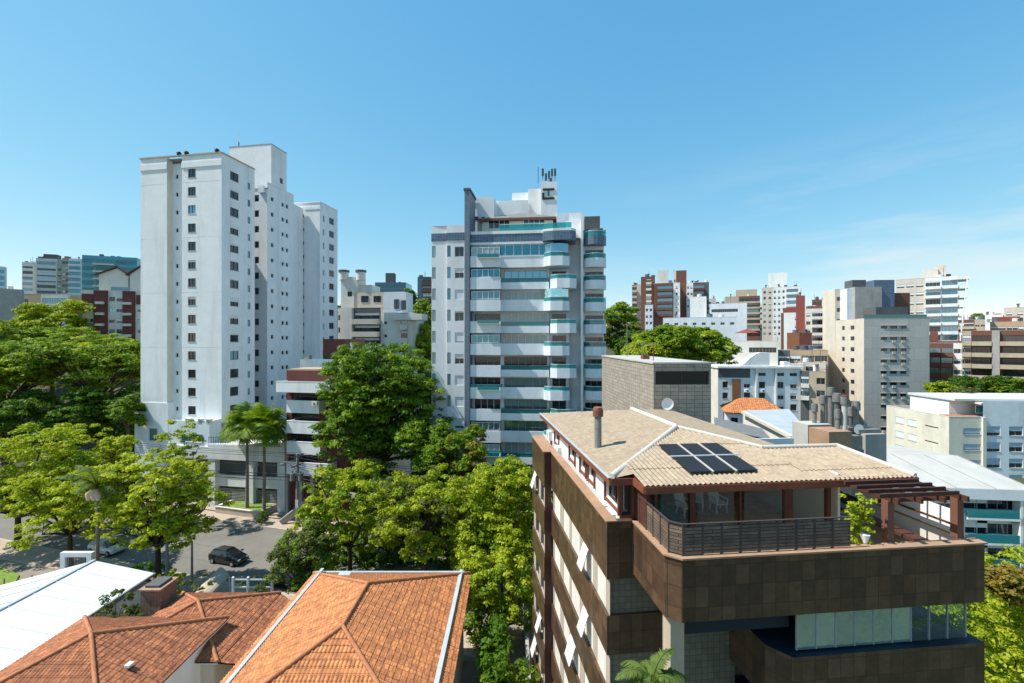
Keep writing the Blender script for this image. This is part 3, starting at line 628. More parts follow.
    for k, (px, t) in enumerate(((543, 172), (546, 176), (549, 173), (552, 170), (555, 169), (538, 166), (550.5, 177))):
        o = MB(); x = F.U(px, 8); p = F.p(x, 7+k*.3, 0); zb_ = F.Z(182, x, 8); zt_ = F.Z(t, x, 8); o.tube([(p[0], p[1], zb_), (p[0], p[1], zt_)], .05, 'darkgrey', 6)
        if k != 5: o.box(p[0]-.16, p[0]+.16, p[1]-.15, p[1]-.02, zt_-1.0, zt_+.1, 'darkgrey')
        b.part('cell_antenna', o)
    for px, t in ((476.5, 218), (483, 218)): x = F.U(px, 2.6); z = F.Z(t, x, 2.6); o = MB(); o.box(x-.4, x+.4, 2.7, 3.1, z-.4, z+.3, 'white', F); o.box(x-.25, x+.25, 2.68, 2.698, z-.3, z+.2, 'darkgrey', F); b.part('air_conditioner', o)
    # sloping plain wall at lower left of the block
    b.box('lower_wing', 1.0, 5.0, -1.5, -.005, 0, 8, 'palegrey')
    b.done()
balcony_tower()

# ================================================================== mid-rise with white balcony bands
def band_building():
    F = frame_px(286.5, 66.5, -12)
    b = Bld('apartment_building', 'low apartment block with dark red walls behind white balcony bands, left of the big tree', 'apartment building', F, 0)
    W = F.U(330); D = 14
    z = lambda py: F.Z(py, 0)
    wins = []
    for py in (396, 416.5, 436.5, 458): wins.append(((W*.42), z(py), W*.6, 1.2, 'dk|n5|ns'))
    b.face(F, 0, W+6, 0, z(370), 'maroon', sorted(wins)); b.face(F.left(D), 0, D, 0, z(370), 'warm'); b.face(F.right(W+6, 0), 0, D, 0, z(370), 'warm')
    b.wall.poly([F.p(0, 0, z(370)), F.p(W+6, 0, z(370)), F.p(W+6, D, z(370)), F.p(0, D, z(370))], 'concrete')
    for (p0, p1, a, c, d) in ((276, 330, 381.5, 392, 2.2), (286.5, 319, 400.5, 412.5, 1.5), (286.5, 320, 421, 433, 1.5), (286.5, 320, 441.5, 453.5, 1.5), (286.3, 329.5, 462, 474.5, 1.8)):
        x0, x1 = F.U(p0, -d), F.U(p1, -d); Y = F.Y(x0, -d); o = MB(); zb, zt = gz(c, Y), gz(a, Y)
        o.box(x0, x1, -d, -d+.15, zb, zt, 'white', F); o.box(x0, x0+.15, -d+.15, 2, zb, zt, 'white', F); o.box(x1-.15, x1, -d+.15, -.005, zb, zt, 'white', F); o.box(x0+.15, x1-.15, -d+.15, -.005, zb, zb+.2, 'white', F); o.box(x0-.03, x1+.03, -d-.03, -d+.2, zt+.002, zt+.07, 'palegrey', F)
        bo = b.part('balcony', o)
    for px, py in ((314.5, 403.5), (315.5, 444.5), (318, 465.5)): u = F.U(px, -2); zz = F.Z(py, u, -2); o = MB(); o.box(u-.4, u+.4, -2.1, -1.85, zz-.3, zz+.3, 'warm', F); o.cyl(*F.p(u, -2.12, 0)[:2], zz-.1, zz+.1, .12, 'darkgrey'); b.part('air_conditioner', o)
    o = MB(); x0, x1 = F.U(292, .3), F.U(311, .3); o.box(x0, x1, .3, 3.5, z(381), F.Z(370, x0, .3), 'wood', F); o.box(x0-.2, F.U(323, .2), .1, 4, F.Z(370, x0, .3), F.Z(368.5, x0, .3), 'tan', F); o.box(x1+.01, F.U(322, .3), 1.0, 3.4, z(381), F.Z(370, x0, .3), 'darkwood', F)
    b.part('wooden_penthouse', o)
    Y = 76; G = frame_px(300, Y, -12)
    o = MB(); x1 = G.U(343); o.box(0, x1, 0, .3, gz(370, Y), gz(359, Y), 'white', G); o.box(0, x1, .3, 9, 0, gz(363, Y), 'white', G); b.part('rear_parapet', o)
    o = MB(); x0, x1 = G.U(323, 1.5), G.U(345, 1.5); o.box(x0, x1, 1.5, 6, gz(364, Y), gz(339, Y), 'maroon', G); o.box(x1+.003, G.U(356, 3), 1.5, 6, gz(364, Y), gz(339, Y), 'redbrown', G); o.box(G.U(345.5), G.U(347.3), 1.3, 1.498, gz(358, Y), gz(343, Y), 'bluewhite', G); b.part('red_stair_tower', o)
    o = MB(); u = G.U(311, .2); p = G.p(u, .1, 0); o.cyl(p[0], p[1], gz(359, Y), gz(355, Y), .18, 'galv', 8); o.cyl(p[0]-.7, p[1], gz(359, Y), gz(357.5, Y), .45, 'warm', 10); b.part('roof_vent', o)
    # ground-floor concrete frame
    o = MB()
    for px in (287, 301, 312, 325): u = F.U(px, -1.5); o = MB(); o.box(u-.2, u+.2, -1.6, -1.2, 0, F.Z(475, u, -1.5), 'concrete', F); b.part('pillar', o)
    o = MB(); o.bar(F.p(W*.9, -4.5, .2), F.p(W*1.5, -2.5, 3.4), .3, 1.0, 'concrete'); o.bar(F.p(W*.35, -4.2, .3), F.p(W*.7, -2.2, 2.6), .3, .9, 'concrete'); b.part('ramp_wall', o)
    o = MB(); u0 = F.U(329, -2)
    o.box(u0, u0+5, -2, -1.7, 3.5, 5.8, 'warm', F); o.box(u0, u0+5, -1.7, 2, 3.5, 3.7, 'warm', F); b.part('side_balcony', o)
    b.done()
band_building()

# ================================================================== generic background building from vertical facade segments
def bgb(name, label, px0, px1, pyt, Y, yaw, D, wallm, segs, side=None, sidem=None, fh=2.95, pyb=None, nfl=None, cat='apartment building', roof=(), group=None, lside=None, lm=None):
    if yaw is None:
        yaw = -math.degrees(math.atan(gx(px0, 1))) if px0 > 500 else -.55*math.degrees(math.atan(gx(px1, 1)))
    F = frame_px(px0, Y, yaw); W = F.U(px1); zt = F.Z(pyt, 0); z0 = H(F.x, F.y)-4
    b = Bld(name, label, cat, F, z0, group)
    zmin = gz(pyb, Y) if pyb else z0+4
    n = nfl or max(1, int((zt-.9-zmin)/fh))
    rows = [zt-.9-fh/2-fh*k for k in range(n)]
    rng = random.Random(int(px0*7+pyt))
    for s in segs:
        a, c, ty, m = s[:4]; o_ = s[4] if len(s) > 4 else {}
        u0, u1 = W*a, W*c; m = m or wallm; hs = []
        if ty in ('win', 'band'):
            k = o_.get('n', 2) if ty == 'win' else 1; ww = o_.get('w', 1.3) if ty == 'win' else (u1-u0)*.9; hh = o_.get('h', 1.25)
            for z in rows:
                for i in range(k):
                    stl = o_.get('st') or rng.choice(['b0', 'b0', 'b30', 'b60', 'b0|glassblue'])
                    hs.append((u0+(u1-u0)*(i+.5)/k, z+o_.get('dz', .1), min(ww, (u1-u0)/k*.92), hh, stl+'|ns'))
        elif ty == 'bal':
            hs = [((u0+u1)/2, z+.1, (u1-u0)*.9, 2.1, (o_.get('st') or rng.choice(['glass', 'glassblue|b30', 'glass|b20']))+'|ns|n4') for z in rows]
            for z in rows:
                o = MB(); balcony(o, F, u0+.05, u1-.05, z-fh/2+.15, o_.get('d', 1.1), o_.get('bm', wallm), o_.get('ph', .95), rail=o_.get('rail'), rh=.3 if o_.get('rail') else 0, v=o_.get('v', 0)-.002); b.part('balcony', o)
        b.face(F, u0, u1, z0, zt, m, sorted(hs), v=o_.get('v', 0), depth=.25)
        if o_.get('v', 0):
            vv = o_['v']; f2 = F.right(u0, min(0, vv)) ; b.wall.box(u0-.002 if vv < 0 else u0, u0+.02, min(0, vv), max(0, vv), z0, zt, m, F); b.wall.box(u1-.02, u1, min(0, vv), max(0, vv), z0, zt, m, F)
            b.wall.box(u0, u1, min(0, vv), max(0, vv), zt-.02, zt, m, F)
    def sidef(ff, L, spec, m):
        hs = []
        if spec:
            for z in rows:
                for i in range(spec['n']): hs.append((L*(i+.5)/spec['n'], z+.1, min(spec.get('w', 1.2), L/spec['n']*.9), spec.get('h', 1.2), spec.get('st', rng.choice(['b0', 'b30', 'b0']))+'|ns'))
        b.face(ff, 0, L, z0, zt, m, sorted(hs))
    sidef(F.right(W, 0), D, side, sidem or wallm); sidef(F.left(D), D, lside, lm or sidem or wallm)
    b.rest(W, D, z0, zt, wallm, front=True, left=True, right=True)
    for r in roof:
        nm, a, c, top, v, d, m = r[:7]; x0, x1 = F.U(a, v), F.U(c, v); b.box(nm, x0, x1, v, v+d, zt-.6, F.Z(top, x0, v), m)
    return b, F, W, zt, rows
def clutter(b, F, W, zt, n, seed):
    r = random.Random(seed)
    for k in range(n):
        o = MB(); u = r.uniform(.1, .9)*W; v = r.uniform(1, 5)
        if r.random() < .5: tank(o, u, v, zt-.6, r.uniform(.6, 1.0), r.uniform(1.4, 2), r.choice(['darkgrey', 'white', 'bluetile']), F); b.part('water_tank', o)
        elif r.random() < .5: p = F.p(u, v, 0); o.tube([(p[0], p[1], zt-.6), (p[0], p[1], zt+r.uniform(1.5, 3.5))], .06, 'darkgrey', 5); b.part('antenna', o)
        else: p = F.p(u, v, 0); o.cyl(p[0], p[1], zt-.6, zt+1.2, .3, 'galv', 8); o.cyl(p[0], p[1], zt+1.2, zt+1.6, .45, 'darkgrey', 8); b.part('chimney_pipe', o)

# ---- left skyline
b, F, W, zt, rows = bgb('apartment_building', 'white and dark brown apartment block with gabled penthouses beside the left tower', 82, 150, 290, 123, 16, 8, 'warm',
    [(0, .18, 'win', None, dict(n=2, w=.7, h=.9)), (.18, .375, 'blank', 'maroon', dict(v=-.5)), (.375, .6, 'win', None, dict(n=2, w=1.4)), (.6, .78, 'blank', 'maroon', dict(v=-.5)), (.78, 1, 'win', None, dict(n=2, w=.7, h=.9))], pyb=345)
for k, r in enumerate(rows[:9]):
    for f0 in (.28, .68):
        o = MB(); u = W*f0; balcony(o, F, u-.9, u+.9, r-1.2, 1.3, 'warm', .45); b.part('balcony', o)
o = MB(); o.box(-2.9, -.003, .5, 10, rows[-1]-20, zt-1.5, 'tan', F); b.part('side_wing', o)
b.box('maroon_band', .05, W*.17, -.3, -.004, zt-3.6, zt-1.0, 'maroon', fr=F); b.box('maroon_band', W*.8, W, -.3, -.004, zt-3.6, zt-1.0, 'maroon', fr=F)
for (a, c, ap, t) in ((99, 128, 118, 270), (130, 152, 143, 268)):
    v = 2; x0, x1, xa = F.U(a, v), F.U(c, v), F.U(ap, v); o = MB(); zb = zt-.6; ze = F.Z(275, xa, v); za = F.Z(t-2.5, xa, v)
    o.poly([F.p(x0, v, zb), F.p(x1, v, zb), F.p(x1, v, ze), F.p(xa, v, za), F.p(x0, v, ze)], 'warm'); o.poly([F.p(x1, v, zb), F.p(x1, v+6, zb), F.p(x1, v+6, ze), F.p(x1, v, ze)], 'warm')
    o.bar(F.p(x0-.8, v-.2, ze-.2), F.p(xa, v-.2, za+.1), .8, .3, 'darkwood'); o.bar(F.p(xa, v-.2, za+.1), F.p(x1+.5, v-.2, ze), .8, .3, 'darkwood')
    o.poly([F.p(x0, v, ze), F.p(xa, v, za), F.p(xa, v+6, za), F.p(x0, v+6, ze)], 'darkwood'); o.poly([F.p(xa, v, za), F.p(x1, v, ze), F.p(x1, v+6, ze), F.p(xa, v+6, za)], 'darkwood'); b.part('gabled_penthouse', o)
o = MB(); v = -.02; win_geo(o, 4.4, 1.3, 'glassblue|n4|ns', lambda p, q, r: F.p(W*.5+p, 1.8+q, zt+.6+r)); b.part('window', o)
b.done()
for i, (nm, lab, a, c, t, Y, m, segs, side) in enumerate((
    ('apartment_building', 'far hilltop block with white bands and dark window strips at upper left', 22, 37, 262, 235, 'warm', [(0, .75, 'band', None, dict(h=1.6)), (.75, 1, 'blank', 'cream')], None),
    ('apartment_building', 'far hilltop block with pinkish end wall, between the banded block and the teal block', 36, 62, 258, 228, 'warm', [(0, .8, 'band', None, dict(h=1.6)), (.8, 1, 'win', 'beige', dict(n=1))], dict(n=3)),
    ('apartment_building', 'slim pale teal balcony building on the left hilltop', 62, 81, 258, 232, 'palegrey', [(0, .35, 'win', 'beige', dict(n=2)), (.35, 1, 'bal', None, dict(rail='teal', st='tealdeep'))], None))):
    b, F, W, zt, rows = bgb(nm, lab, a, c, t, Y, None, 9, m, segs, side, pyb=318); clutter(b, F, W, zt, 5, i+30)
    if i == 1: b.box('roof_block', W*.2, W*.75, 2, 6, zt-.6, zt+2.6, 'darkgrey', fr=F)
    b.done()
b, F, W, zt, rows = bgb('office_building', 'blue-green glass building on the left hilltop', 82, 137, 255, 205, None, 12, 'tealdeep', [(0, .22, 'win', 'tealdeep', dict(n=3, w=2.2, h=2.0, st='teal')), (.22, .6, 'bal', 'tealdeep', dict(bm='warm', ph=.5, d=2.0, st='teal')), (.6, 1, 'win', 'tealdeep', dict(n=4, w=2.2, h=2.0, st='teal'))], None, pyb=305, fh=3.3, cat='building')
clutter(b, F, W, zt, 3, 3); b.done()
b, F, W, zt, rows = bgb('concrete_building', 'blank weathered concrete building end at the far left edge', -30, 22, 287, 128, 44, 8, 'concrete', [(0, 1, 'blank', 'concrete')], cat='building', pyb=320); clutter(b, F, W, zt, 3, 8); b.done()
b, F, W, zt, rows = bgb('apartment_building', 'sliver of a far pale blue building at the left edge', -20, 5.5, 265, 210, 44, 6, 'bluewhite', [(0, 1, 'band', None, dict(h=1.8, st='tealdeep'))], pyb=310); b.done()
b, F, W, zt, rows = bgb('house', 'low white and tan house among the hilltop trees at left', 23, 68, 294, 150, 0, 10, 'warm', [(0, .15, 'win', 'tan', dict(n=1)), (.15, .4, 'blank', 'tan'), (.4, 1, 'band', None, dict(h=1.8))], cat='house', nfl=2); b.done()

# ---- between the towers
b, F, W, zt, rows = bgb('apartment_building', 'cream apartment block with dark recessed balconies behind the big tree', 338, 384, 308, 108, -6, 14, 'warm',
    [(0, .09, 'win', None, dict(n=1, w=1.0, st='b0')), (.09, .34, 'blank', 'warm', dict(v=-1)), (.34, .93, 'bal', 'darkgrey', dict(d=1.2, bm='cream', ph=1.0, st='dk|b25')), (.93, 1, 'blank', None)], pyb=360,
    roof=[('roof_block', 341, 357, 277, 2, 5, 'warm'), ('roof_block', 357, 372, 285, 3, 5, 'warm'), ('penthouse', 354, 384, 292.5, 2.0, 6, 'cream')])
for px in (343, 360): o = MB(); u = F.U(px, 2); p = F.p(u, 2.5, 0); o.cyl(p[0], p[1], F.Z(280, u, 2), F.Z(272, u, 2), 1.1, 'warm', 14); o.cyl(p[0], p[1], F.Z(272, u, 2), F.Z(270, u, 2), 1.3, 'darkgrey', 14); b.part('water_tank', o)
for px in (364.5, 377): u = F.U(px, 1.8); o = MB(); win_geo(o, 1.8, 1.5, 'n2|dk|ns', lambda p, q, r: F.p(u+p, 1.8+q, F.Z(299, u, 1.8)+r)); b.part('window', o)
o = MB(); u0 = F.U(347.5, -1.1); o.box(u0, u0+1.1, -1.1, -1.003, F.Z(297, u0), F.Z(292, u0), 'glass', F); b.part('hatch', o)
b.done()
b, F, W, zt, rows = bgb('apartment_building', 'plain pale block with a roof garden just left of the central tower', 384, 412, 313, 104, -6, 12, 'warm', [(0, .12, 'win', None, dict(n=1, w=.7, h=.7, st='b0')), (.12, .6, 'blank', None), (.6, .85, 'bal', 'beige', dict(d=.9, bm='warm')), (.85, 1, 'blank', None)], pyb=375,
    roof=[('penthouse', 384, 406, 292, 2, 5, 'palegrey')])
b.box('roof_terrace', F.U(393, -1.2), F.U(422, -1.2), -1.3, 3, F.Z(320, 0, -1), F.Z(314, 0, -1), 'warm', fr=F)
for px, py in ((396.5, 304), (403.5, 305)): u = F.U(px, 1.9); o = MB(); win_geo(o, 1.2, 2.2, 'n2|dk|ns', lambda p, q, r: F.p(u+p, 1.8+q, F.Z(py, u, 1.9)+r)); b.part('window', o)
b.done()
b, F, W, zt, rows = bgb('apartment_building', 'far dark teal building on the ridge between the two white towers', 375, 406, 282.5, 240, 0, 14, 'tealdeep', [(0, 1, 'band', 'bluetile', dict(h=1.8, st='teal'))], pyb=300, roof=[('roof_block', 385.5, 394, 273, 2, 4, 'darkgrey')]); clutter(b, F, W, zt, 2, 6); b.done()
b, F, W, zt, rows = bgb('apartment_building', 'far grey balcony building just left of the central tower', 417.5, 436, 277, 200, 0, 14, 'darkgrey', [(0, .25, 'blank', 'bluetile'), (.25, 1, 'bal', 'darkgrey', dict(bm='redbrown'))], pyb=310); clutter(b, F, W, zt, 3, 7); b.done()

# ---- centre-right skyline
def sk(lab, a, c, t, Y, m, segs, side=None, pyb=345, yaw=None, D=12, roof=(), cl=3, name='apartment_building', fh=2.95, sidem=None, cat='apartment building', nfl=None, lside=None, lm=None):
    b, F, W, zt, rows = bgb(name, lab, a, c, t, Y, yaw, D, m, segs, side, sidem, fh=fh, pyb=pyb, roof=roof, cat=cat, nfl=nfl, lside=lside, lm=lm); clutter(b, F, W, zt, cl+2 if cl else 0, int(a)); return b.done()
sk('far slim block with pale balconies at the left end of the brown skyline group', 632, 642, 285, 238, 'beige', [(0, .5, 'bal', 'beige', dict(bm='cream')), (.5, 1, 'blank', 'warm')], pyb=325)
sk('far brown block with rounded balconies in the brown skyline group', 641, 655, 277, 226, 'redbrown', [(0, .35, 'blank', 'redbrown'), (.35, .75, 'bal', 'redbrown', dict(bm='cream')), (.75, 1, 'blank', 'redbrown')], pyb=325)
sk('far white and brown balcony block right of the rounded one', 654, 680, 283.5, 215, 'white', [(0, .1, 'blank', 'redbrown'), (.1, .75, 'bal', 'redbrown', dict(bm='redbrown', st='glassblue')), (.75, 1, 'win', None, dict(n=1, w=.9))], pyb=322, roof=[('roof_block', 657.5, 668.5, 270.5, 2, 5, 'warm')])
sk('far tall narrow blank wall half white and half brown', 673.5, 686.5, 271, 222, 'redbrown', [(0, .2, 'blank', 'warm'), (.2, 1, 'blank', 'redbrown')], pyb=318, cl=0)
sk('far white and dark brown block right of the tall blank wall', 686.5, 709, 283, 218, 'palegrey', [(0, .3, 'win', None, dict(n=2, w=.9)), (.3, .8, 'bal', 'redbrown', dict(bm='maroon', st='glassblue')), (.8, 1, 'blank', 'darkgrey')], pyb=318)
sk('far plain white cube in front of the brown skyline group', 690, 706.5, 297, 200, 'white', [(0, 1, 'blank', None)], pyb=325, cl=1)
sk('far pale blue block with small windows behind the lime trees', 645, 653, 305, 205, 'bluewhite', [(0, 1, 'win', None, dict(n=2, w=1))], pyb=330, cl=0)
sk('long low pale blue building with a dark window row above the lime trees', 663, 737, 318, 165, 'bluewhite', [(0, 1, 'win', None, dict(n=8, w=1.3, h=.9, st='b0'))], pyb=336, cl=2, D=12)
sk('pale blue office with two long dark window strips behind the low blue building', 710, 747, 304, 190, 'bluewhite', [(0, .8, 'band', None, dict(h=1.3, st='b0')), (.8, 1, 'blank', None)], pyb=322, fh=4.2, cl=2, side=dict(n=2), name='office_building', cat='office building')
sk('far beige terraced balcony block left of the white tower', 725, 760, 297, 250, 'beige', [(0, .4, 'blank', 'beige'), (.4, 1, 'bal', 'redbrown', dict(bm='beige', ph=.8))], pyb=335, roof=[('penthouse', 736, 757, 290, 2, 6, 'beige')], cl=4)
sk('far white tower with many small windows and a roof tank', 762, 801, 288, 228, 'white', [(0, .28, 'win', 'cream', dict(n=2, w=1.1)), (.28, .62, 'win', 'white', dict(n=3, w=.9)), (.62, .95, 'bal', 'palegrey', dict(bm='white', st='glassblue')), (.95, 1, 'blank', None)], pyb=342, roof=[('roof_block', 768.5, 787, 273.5, 2, 6, 'white')], cl=5)
sk('pale grey block with red crown in front of the far white tower', 781, 800, 313, 175, 'palegrey', [(0, .15, 'blank', 'redbrown'), (.15, .7, 'blank', None), (.7, 1, 'win', None, dict(n=1, w=1.4))], pyb=365, roof=[('roof_block', 783, 797, 308, 1, 4, 'red')], cl=0)
sk('slim brick-red block between two pale blocks', 796, 805, 296, 172, 'red', [(0, 1, 'blank', 'red')], pyb=365, cl=1)
sk('pale balcony block right of the slim brick-red block', 805, 824, 309, 168, 'warm', [(0, .35, 'win', None, dict(n=1)), (.35, 1, 'bal', 'warm', dict(bm='warm', ph=.8))], pyb=370, roof=[('roof_block', 808, 822, 306, 1, 4, 'red')], cl=3)
sk('brown blocky building in front of the slim brick-red block', 787, 812, 333, 150, 'wood', [(0, .5, 'blank', 'wood'), (.5, 1, 'blank', 'maroon')], pyb=365, cl=1, nfl=1)
sk('low building with red umbrella terrace right of the lime trees', 728, 778, 341, 118, 'warm', [(0, .4, 'blank', None), (.4, 1, 'band', None, dict(h=1.3))], pyb=352, cl=0, nfl=1, name='terrace_building', cat='building')
sk('low dark grey block with glass front behind the white gabled building', 727, 790, 350, 125, 'concrete', [(0, .12, 'blank', 'warm'), (.12, .27, 'blank', 'darkgrey'), (.27, 1, 'win', 'darkgrey', dict(n=4, w=2.5, h=1.5))], pyb=370, cl=2, nfl=2, name='low_building', cat='building')
sk('low building with ochre fascia in front of the brown blocky one', 788, 828, 350, 128, 'tan', [(0, 1, 'win', None, dict(n=3, w=3.5, h=1.6))], pyb=370, cl=2, nfl=1, name='low_building', cat='building')
sk('far beige block peeking over the white cube of the brown group', 704, 716, 299, 246, 'cream', [(0, 1, 'win', None, dict(n=3, w=1.3))], pyb=325)
sk('far pale balcony block just left of the far white tower', 744, 763, 305, 262, 'warm', [(0, .5, 'bal', 'beige', dict(bm='warm')), (.5, 1, 'win', None, dict(n=2))], pyb=335, cl=5)
sk('far red-brown block behind the narrow cream balcony stack', 812, 832, 300, 205, 'redbrown', [(0, .5, 'bal', 'redbrown', dict(bm='cream')), (.5, 1, 'win', 'warm', dict(n=2))], pyb=335, cl=4)
sk('far low brown block with terraces behind the wide brown building', 958, 986, 320, 190, 'beige', [(0, .6, 'bal', 'redbrown', dict(bm='beige')), (.6, 1, 'win', None, dict(n=2))], pyb=335, cl=5)
sk('tan block with terracotta roof edge above the wide brown building', 990, 1024, 322, 150, 'tan', [(0, .5, 'band', None, dict(h=1.2)), (.5, 1, 'win', None, dict(n=3))], pyb=335, cl=3, roof=[('tile_roof', 992, 1020, 317, 1, 8, 'red')])
sk('low white annex with ribbon window left of the low red-parasol building', 706, 730, 352, 127, 'white', [(0, 1, 'band', None, dict(h=1.2))], pyb=362, cl=2, nfl=1, name='low_building', cat='building')
sk('low pale block behind the worn beige block', 796, 826, 362, 120, 'cream', [(0, 1, 'win', None, dict(n=5, w=1.4))], pyb=380, cl=4, nfl=2, name='low_building', cat='building')
o = MB(); Y = 116; c = (gx(751, Y), Y+2, gz(334, Y)); n = 8
for k in range(n):
    a0, a1 = 2*math.pi*k/n, 2*math.pi*(k+1)/n; o.poly([(c[0]+3.2*math.cos(a0), c[1]+2.5*math.sin(a0), c[2]+.3), (c[0]+3.2*math.cos(a1), c[1]+2.5*math.sin(a1), c[2]+.3), (c[0], c[1], c[2]+1.4)], 'red')
th = thing('parasol', 'wide red-orange parasol on the low terrace building', 'parasol', (c[0], c[1], gz(341.5, Y)))
o.build('canopy', th); o = MB(); o.cyl(c[0], c[1], gz(341.5, Y)-.6, c[2]+1.3, .06, 'white_paint', 6); o.build('pole', th)

# white building with curved gable and grey neighbour
def gable_building():
    F = frame_px(718, 112, -5); b = Bld('apartment_building', 'pale blue-white building with a sweeping curved gable and air conditioners', 'apartment building', F, 0)
    W = F.U(801); z = lambda py: F.Z(py, 0)
    cols = [(725.2, 5.5), (747, 6), (762, 6), (780.5, 6), (793.5, 6.3)]
    hs = []
    for py in (384.5, 395.5, 406.5):
        for px, w in cols: hs.append((F.U(px), z(py), w*.235, 1.5, random.Random(px+py).choice(['b0', 'b0|dk', 'b40'])+'|n2'))
    for px in (762, 780.5, 793.5): hs.append((F.U(px), z(373.5), 1.7, 1.1, 'b30|n2|ns'))
    b.face(F, 0, W, 0, z(367), 'bluewhite', sorted(hs)); b.face(F.left(9), 0, 9, 0, z(367), 'warm'); b.face(F.right(W, 0), 0, 9, 0, z(367), 'bluewhite')
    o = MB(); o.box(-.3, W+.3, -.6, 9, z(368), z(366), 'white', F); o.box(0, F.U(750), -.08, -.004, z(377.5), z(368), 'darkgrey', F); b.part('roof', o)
    b.box('wood_panel', F.U(732), F.U(740.5), -.2, -.004, z(412), z(379), 'wood')
    for px in (756, 775.5): b.box('pilaster', F.U(px)-.2, F.U(px)+.2, -.4, -.004, z(420), z(368), 'white')
    pts = [(740, 366), (744, 363), (750, 357.5), (756, 353.5), (760, 352.5), (769, 352.5), (769, 366)]
    f_ = [F.p(F.U(a), -.3, z(c)) for a, c in pts]; k_ = [F.p(F.U(a), 1.5, z(c)) for a, c in pts]; o = MB()
    o.poly(f_[::-1], 'white'); o.poly(k_, 'white')
    for i in range(len(pts)): j = (i+1) % len(pts); o.poly([f_[i], f_[j], k_[j], k_[i]], 'white')
    b.part('curved_gable', o)
    o = MB(); o.box(F.U(784), F.U(790), 0, 2, z(366), z(361.5), 'white', F); o.box(F.U(790), F.U(806), 0, 2, z(366), z(363.5), 'warm', F); b.part('roof_block', o)
    for px, py in ((747, 390.5), (763, 390.5), (763, 401.5), (747.5, 401)): u = F.U(px, -.5); zz = F.Z(py, u); o = MB(); o.box(u-.45, u+.45, -.55, -.004, zz-.35, zz+.3, 'white', F); o.box(u-.05, u+.3, -.57, -.552, zz-.25, zz+.2, 'darkgrey', F); b.part('air_conditioner', o)
    b.done()
gable_building()
sk('worn beige block with open balconies right of the curved gable building', 800.5, 826, 371, 110, 'beige', [(0, .35, 'bal', 'darkgrey', dict(bm='warm', ph=.8)), (.35, .6, 'blank', 'beige'), (.6, 1, 'win', None, dict(n=1, w=1.7, h=1.5))], pyb=410, cl=2, D=10)
# ---- grey concrete tower with shaded window strips
def grey_tower():
    F = frame_px(864, 118, -5); b = Bld('apartment_tower', 'grey concrete panel tower with hooded window strips, right of the metal chimneys', 'apartment building', F, 0)
    W = F.U(929.5); z = lambda py: F.Z(py, 0); zt = z(318.5); D = 12
    b.face(F, 0, W, 0, zt, 'slab', sorted([(F.U(px), z(327.2+11.25*k), w, .75, 'dk|ns|n2') for k in range(11) for px, w in ((883.8, 1.5), (893.5, 1.7), (903.3, 1.4))]))
    for k in range(11):
        o = MB()
        o.box(F.U(881), F.U(906), -.2, -.004, z(326+11.25*k)+.1, z(326+11.25*k)+.2, 'slab', F)
        b.part('window_hood', o)
        for px in (884, 893.5, 903): 
            if random.Random(k*px).random() < .75:
                u = F.U(px); zz = z(328.5+11.25*k); o = MB(); o.box(u-.4, u+.4, -.28, -.004, zz-.75, zz-.2, 'slab', F); b.part('air_conditioner', o)
    lf = F.left(D); 
    hs = sorted([(D*f, z(327.5+11.25*k)+.1, ww, 1.15, 'n1|ns') for k in range(11) for f, ww in ((.3, 1.2), (.62, 1.6))])
    b.face(lf, 0, D, 0, zt, 'cream', hs); b.face(F.right(W, 0), 0, D, 0, zt, 'slab')
    b.rest(W, D, 0, zt, 'slab', front=True, left=True, right=True)
    v = D; 
    G = F.at(0, D); g0 = G.U(835); g1 = G.U(846); zz = G.Z(289, g0)
    b.face(G, g0, g1+.5, 0, zz, 'cream', sorted([(G.U(838.5), G.Z(299+11.0*k, g0), .9, 1.2, 'n1|ns') for k in range(12)])); b.face(G.right(g1+.5, 0), 0, 6, 20, zz, 'slab'); b.face(G.left(6, g0), 0, 6, 0, zz, 'cream')
    b.wall.poly([G.p(g0, 0, zz), G.p(g1+.5, 0, zz), G.p(g1+.5, 6, zz), G.p(g0, 6, zz)], 'slab')
    def blk(n, a, c, t, v, d, m): x0, x1 = F.U(a, v), F.U(c, v); b.box(n, x0, x1, v, v+d, zt-.5, F.Z(t, x0, v), m)
    blk('roof_core', 855, 882, 287, 8, 5, 'concrete'); blk('roof_core', 847, 855, 288.5, 9, 4, 'bluewhite'); blk('water_tank', 852.5, 866, 280, 9.2, 3.5, 'darkgrey'); blk('water_tank', 874, 894.5, 280, 8.5, 4, 'bluetile'); blk('penthouse', 884, 910, 293, 10, 4, 'redbrown'); blk('penthouse', 876, 908, 307, 3, 5, 'darkgrey')
    o = MB(); o.box(.3, W-.3, .4, .45, zt, zt+1.0, 'greenglass', F); b.part('glass_rail', o)
    b.done()
grey_tower()
sk('narrow cream balcony stack left of the grey concrete tower', 826, 835, 302, 150, 'cream', [(0, .25, 'blank', 'cream'), (.25, 1, 'bal', 'darkgrey', dict(bm='cream', ph=.7))], pyb=400, cl=1)
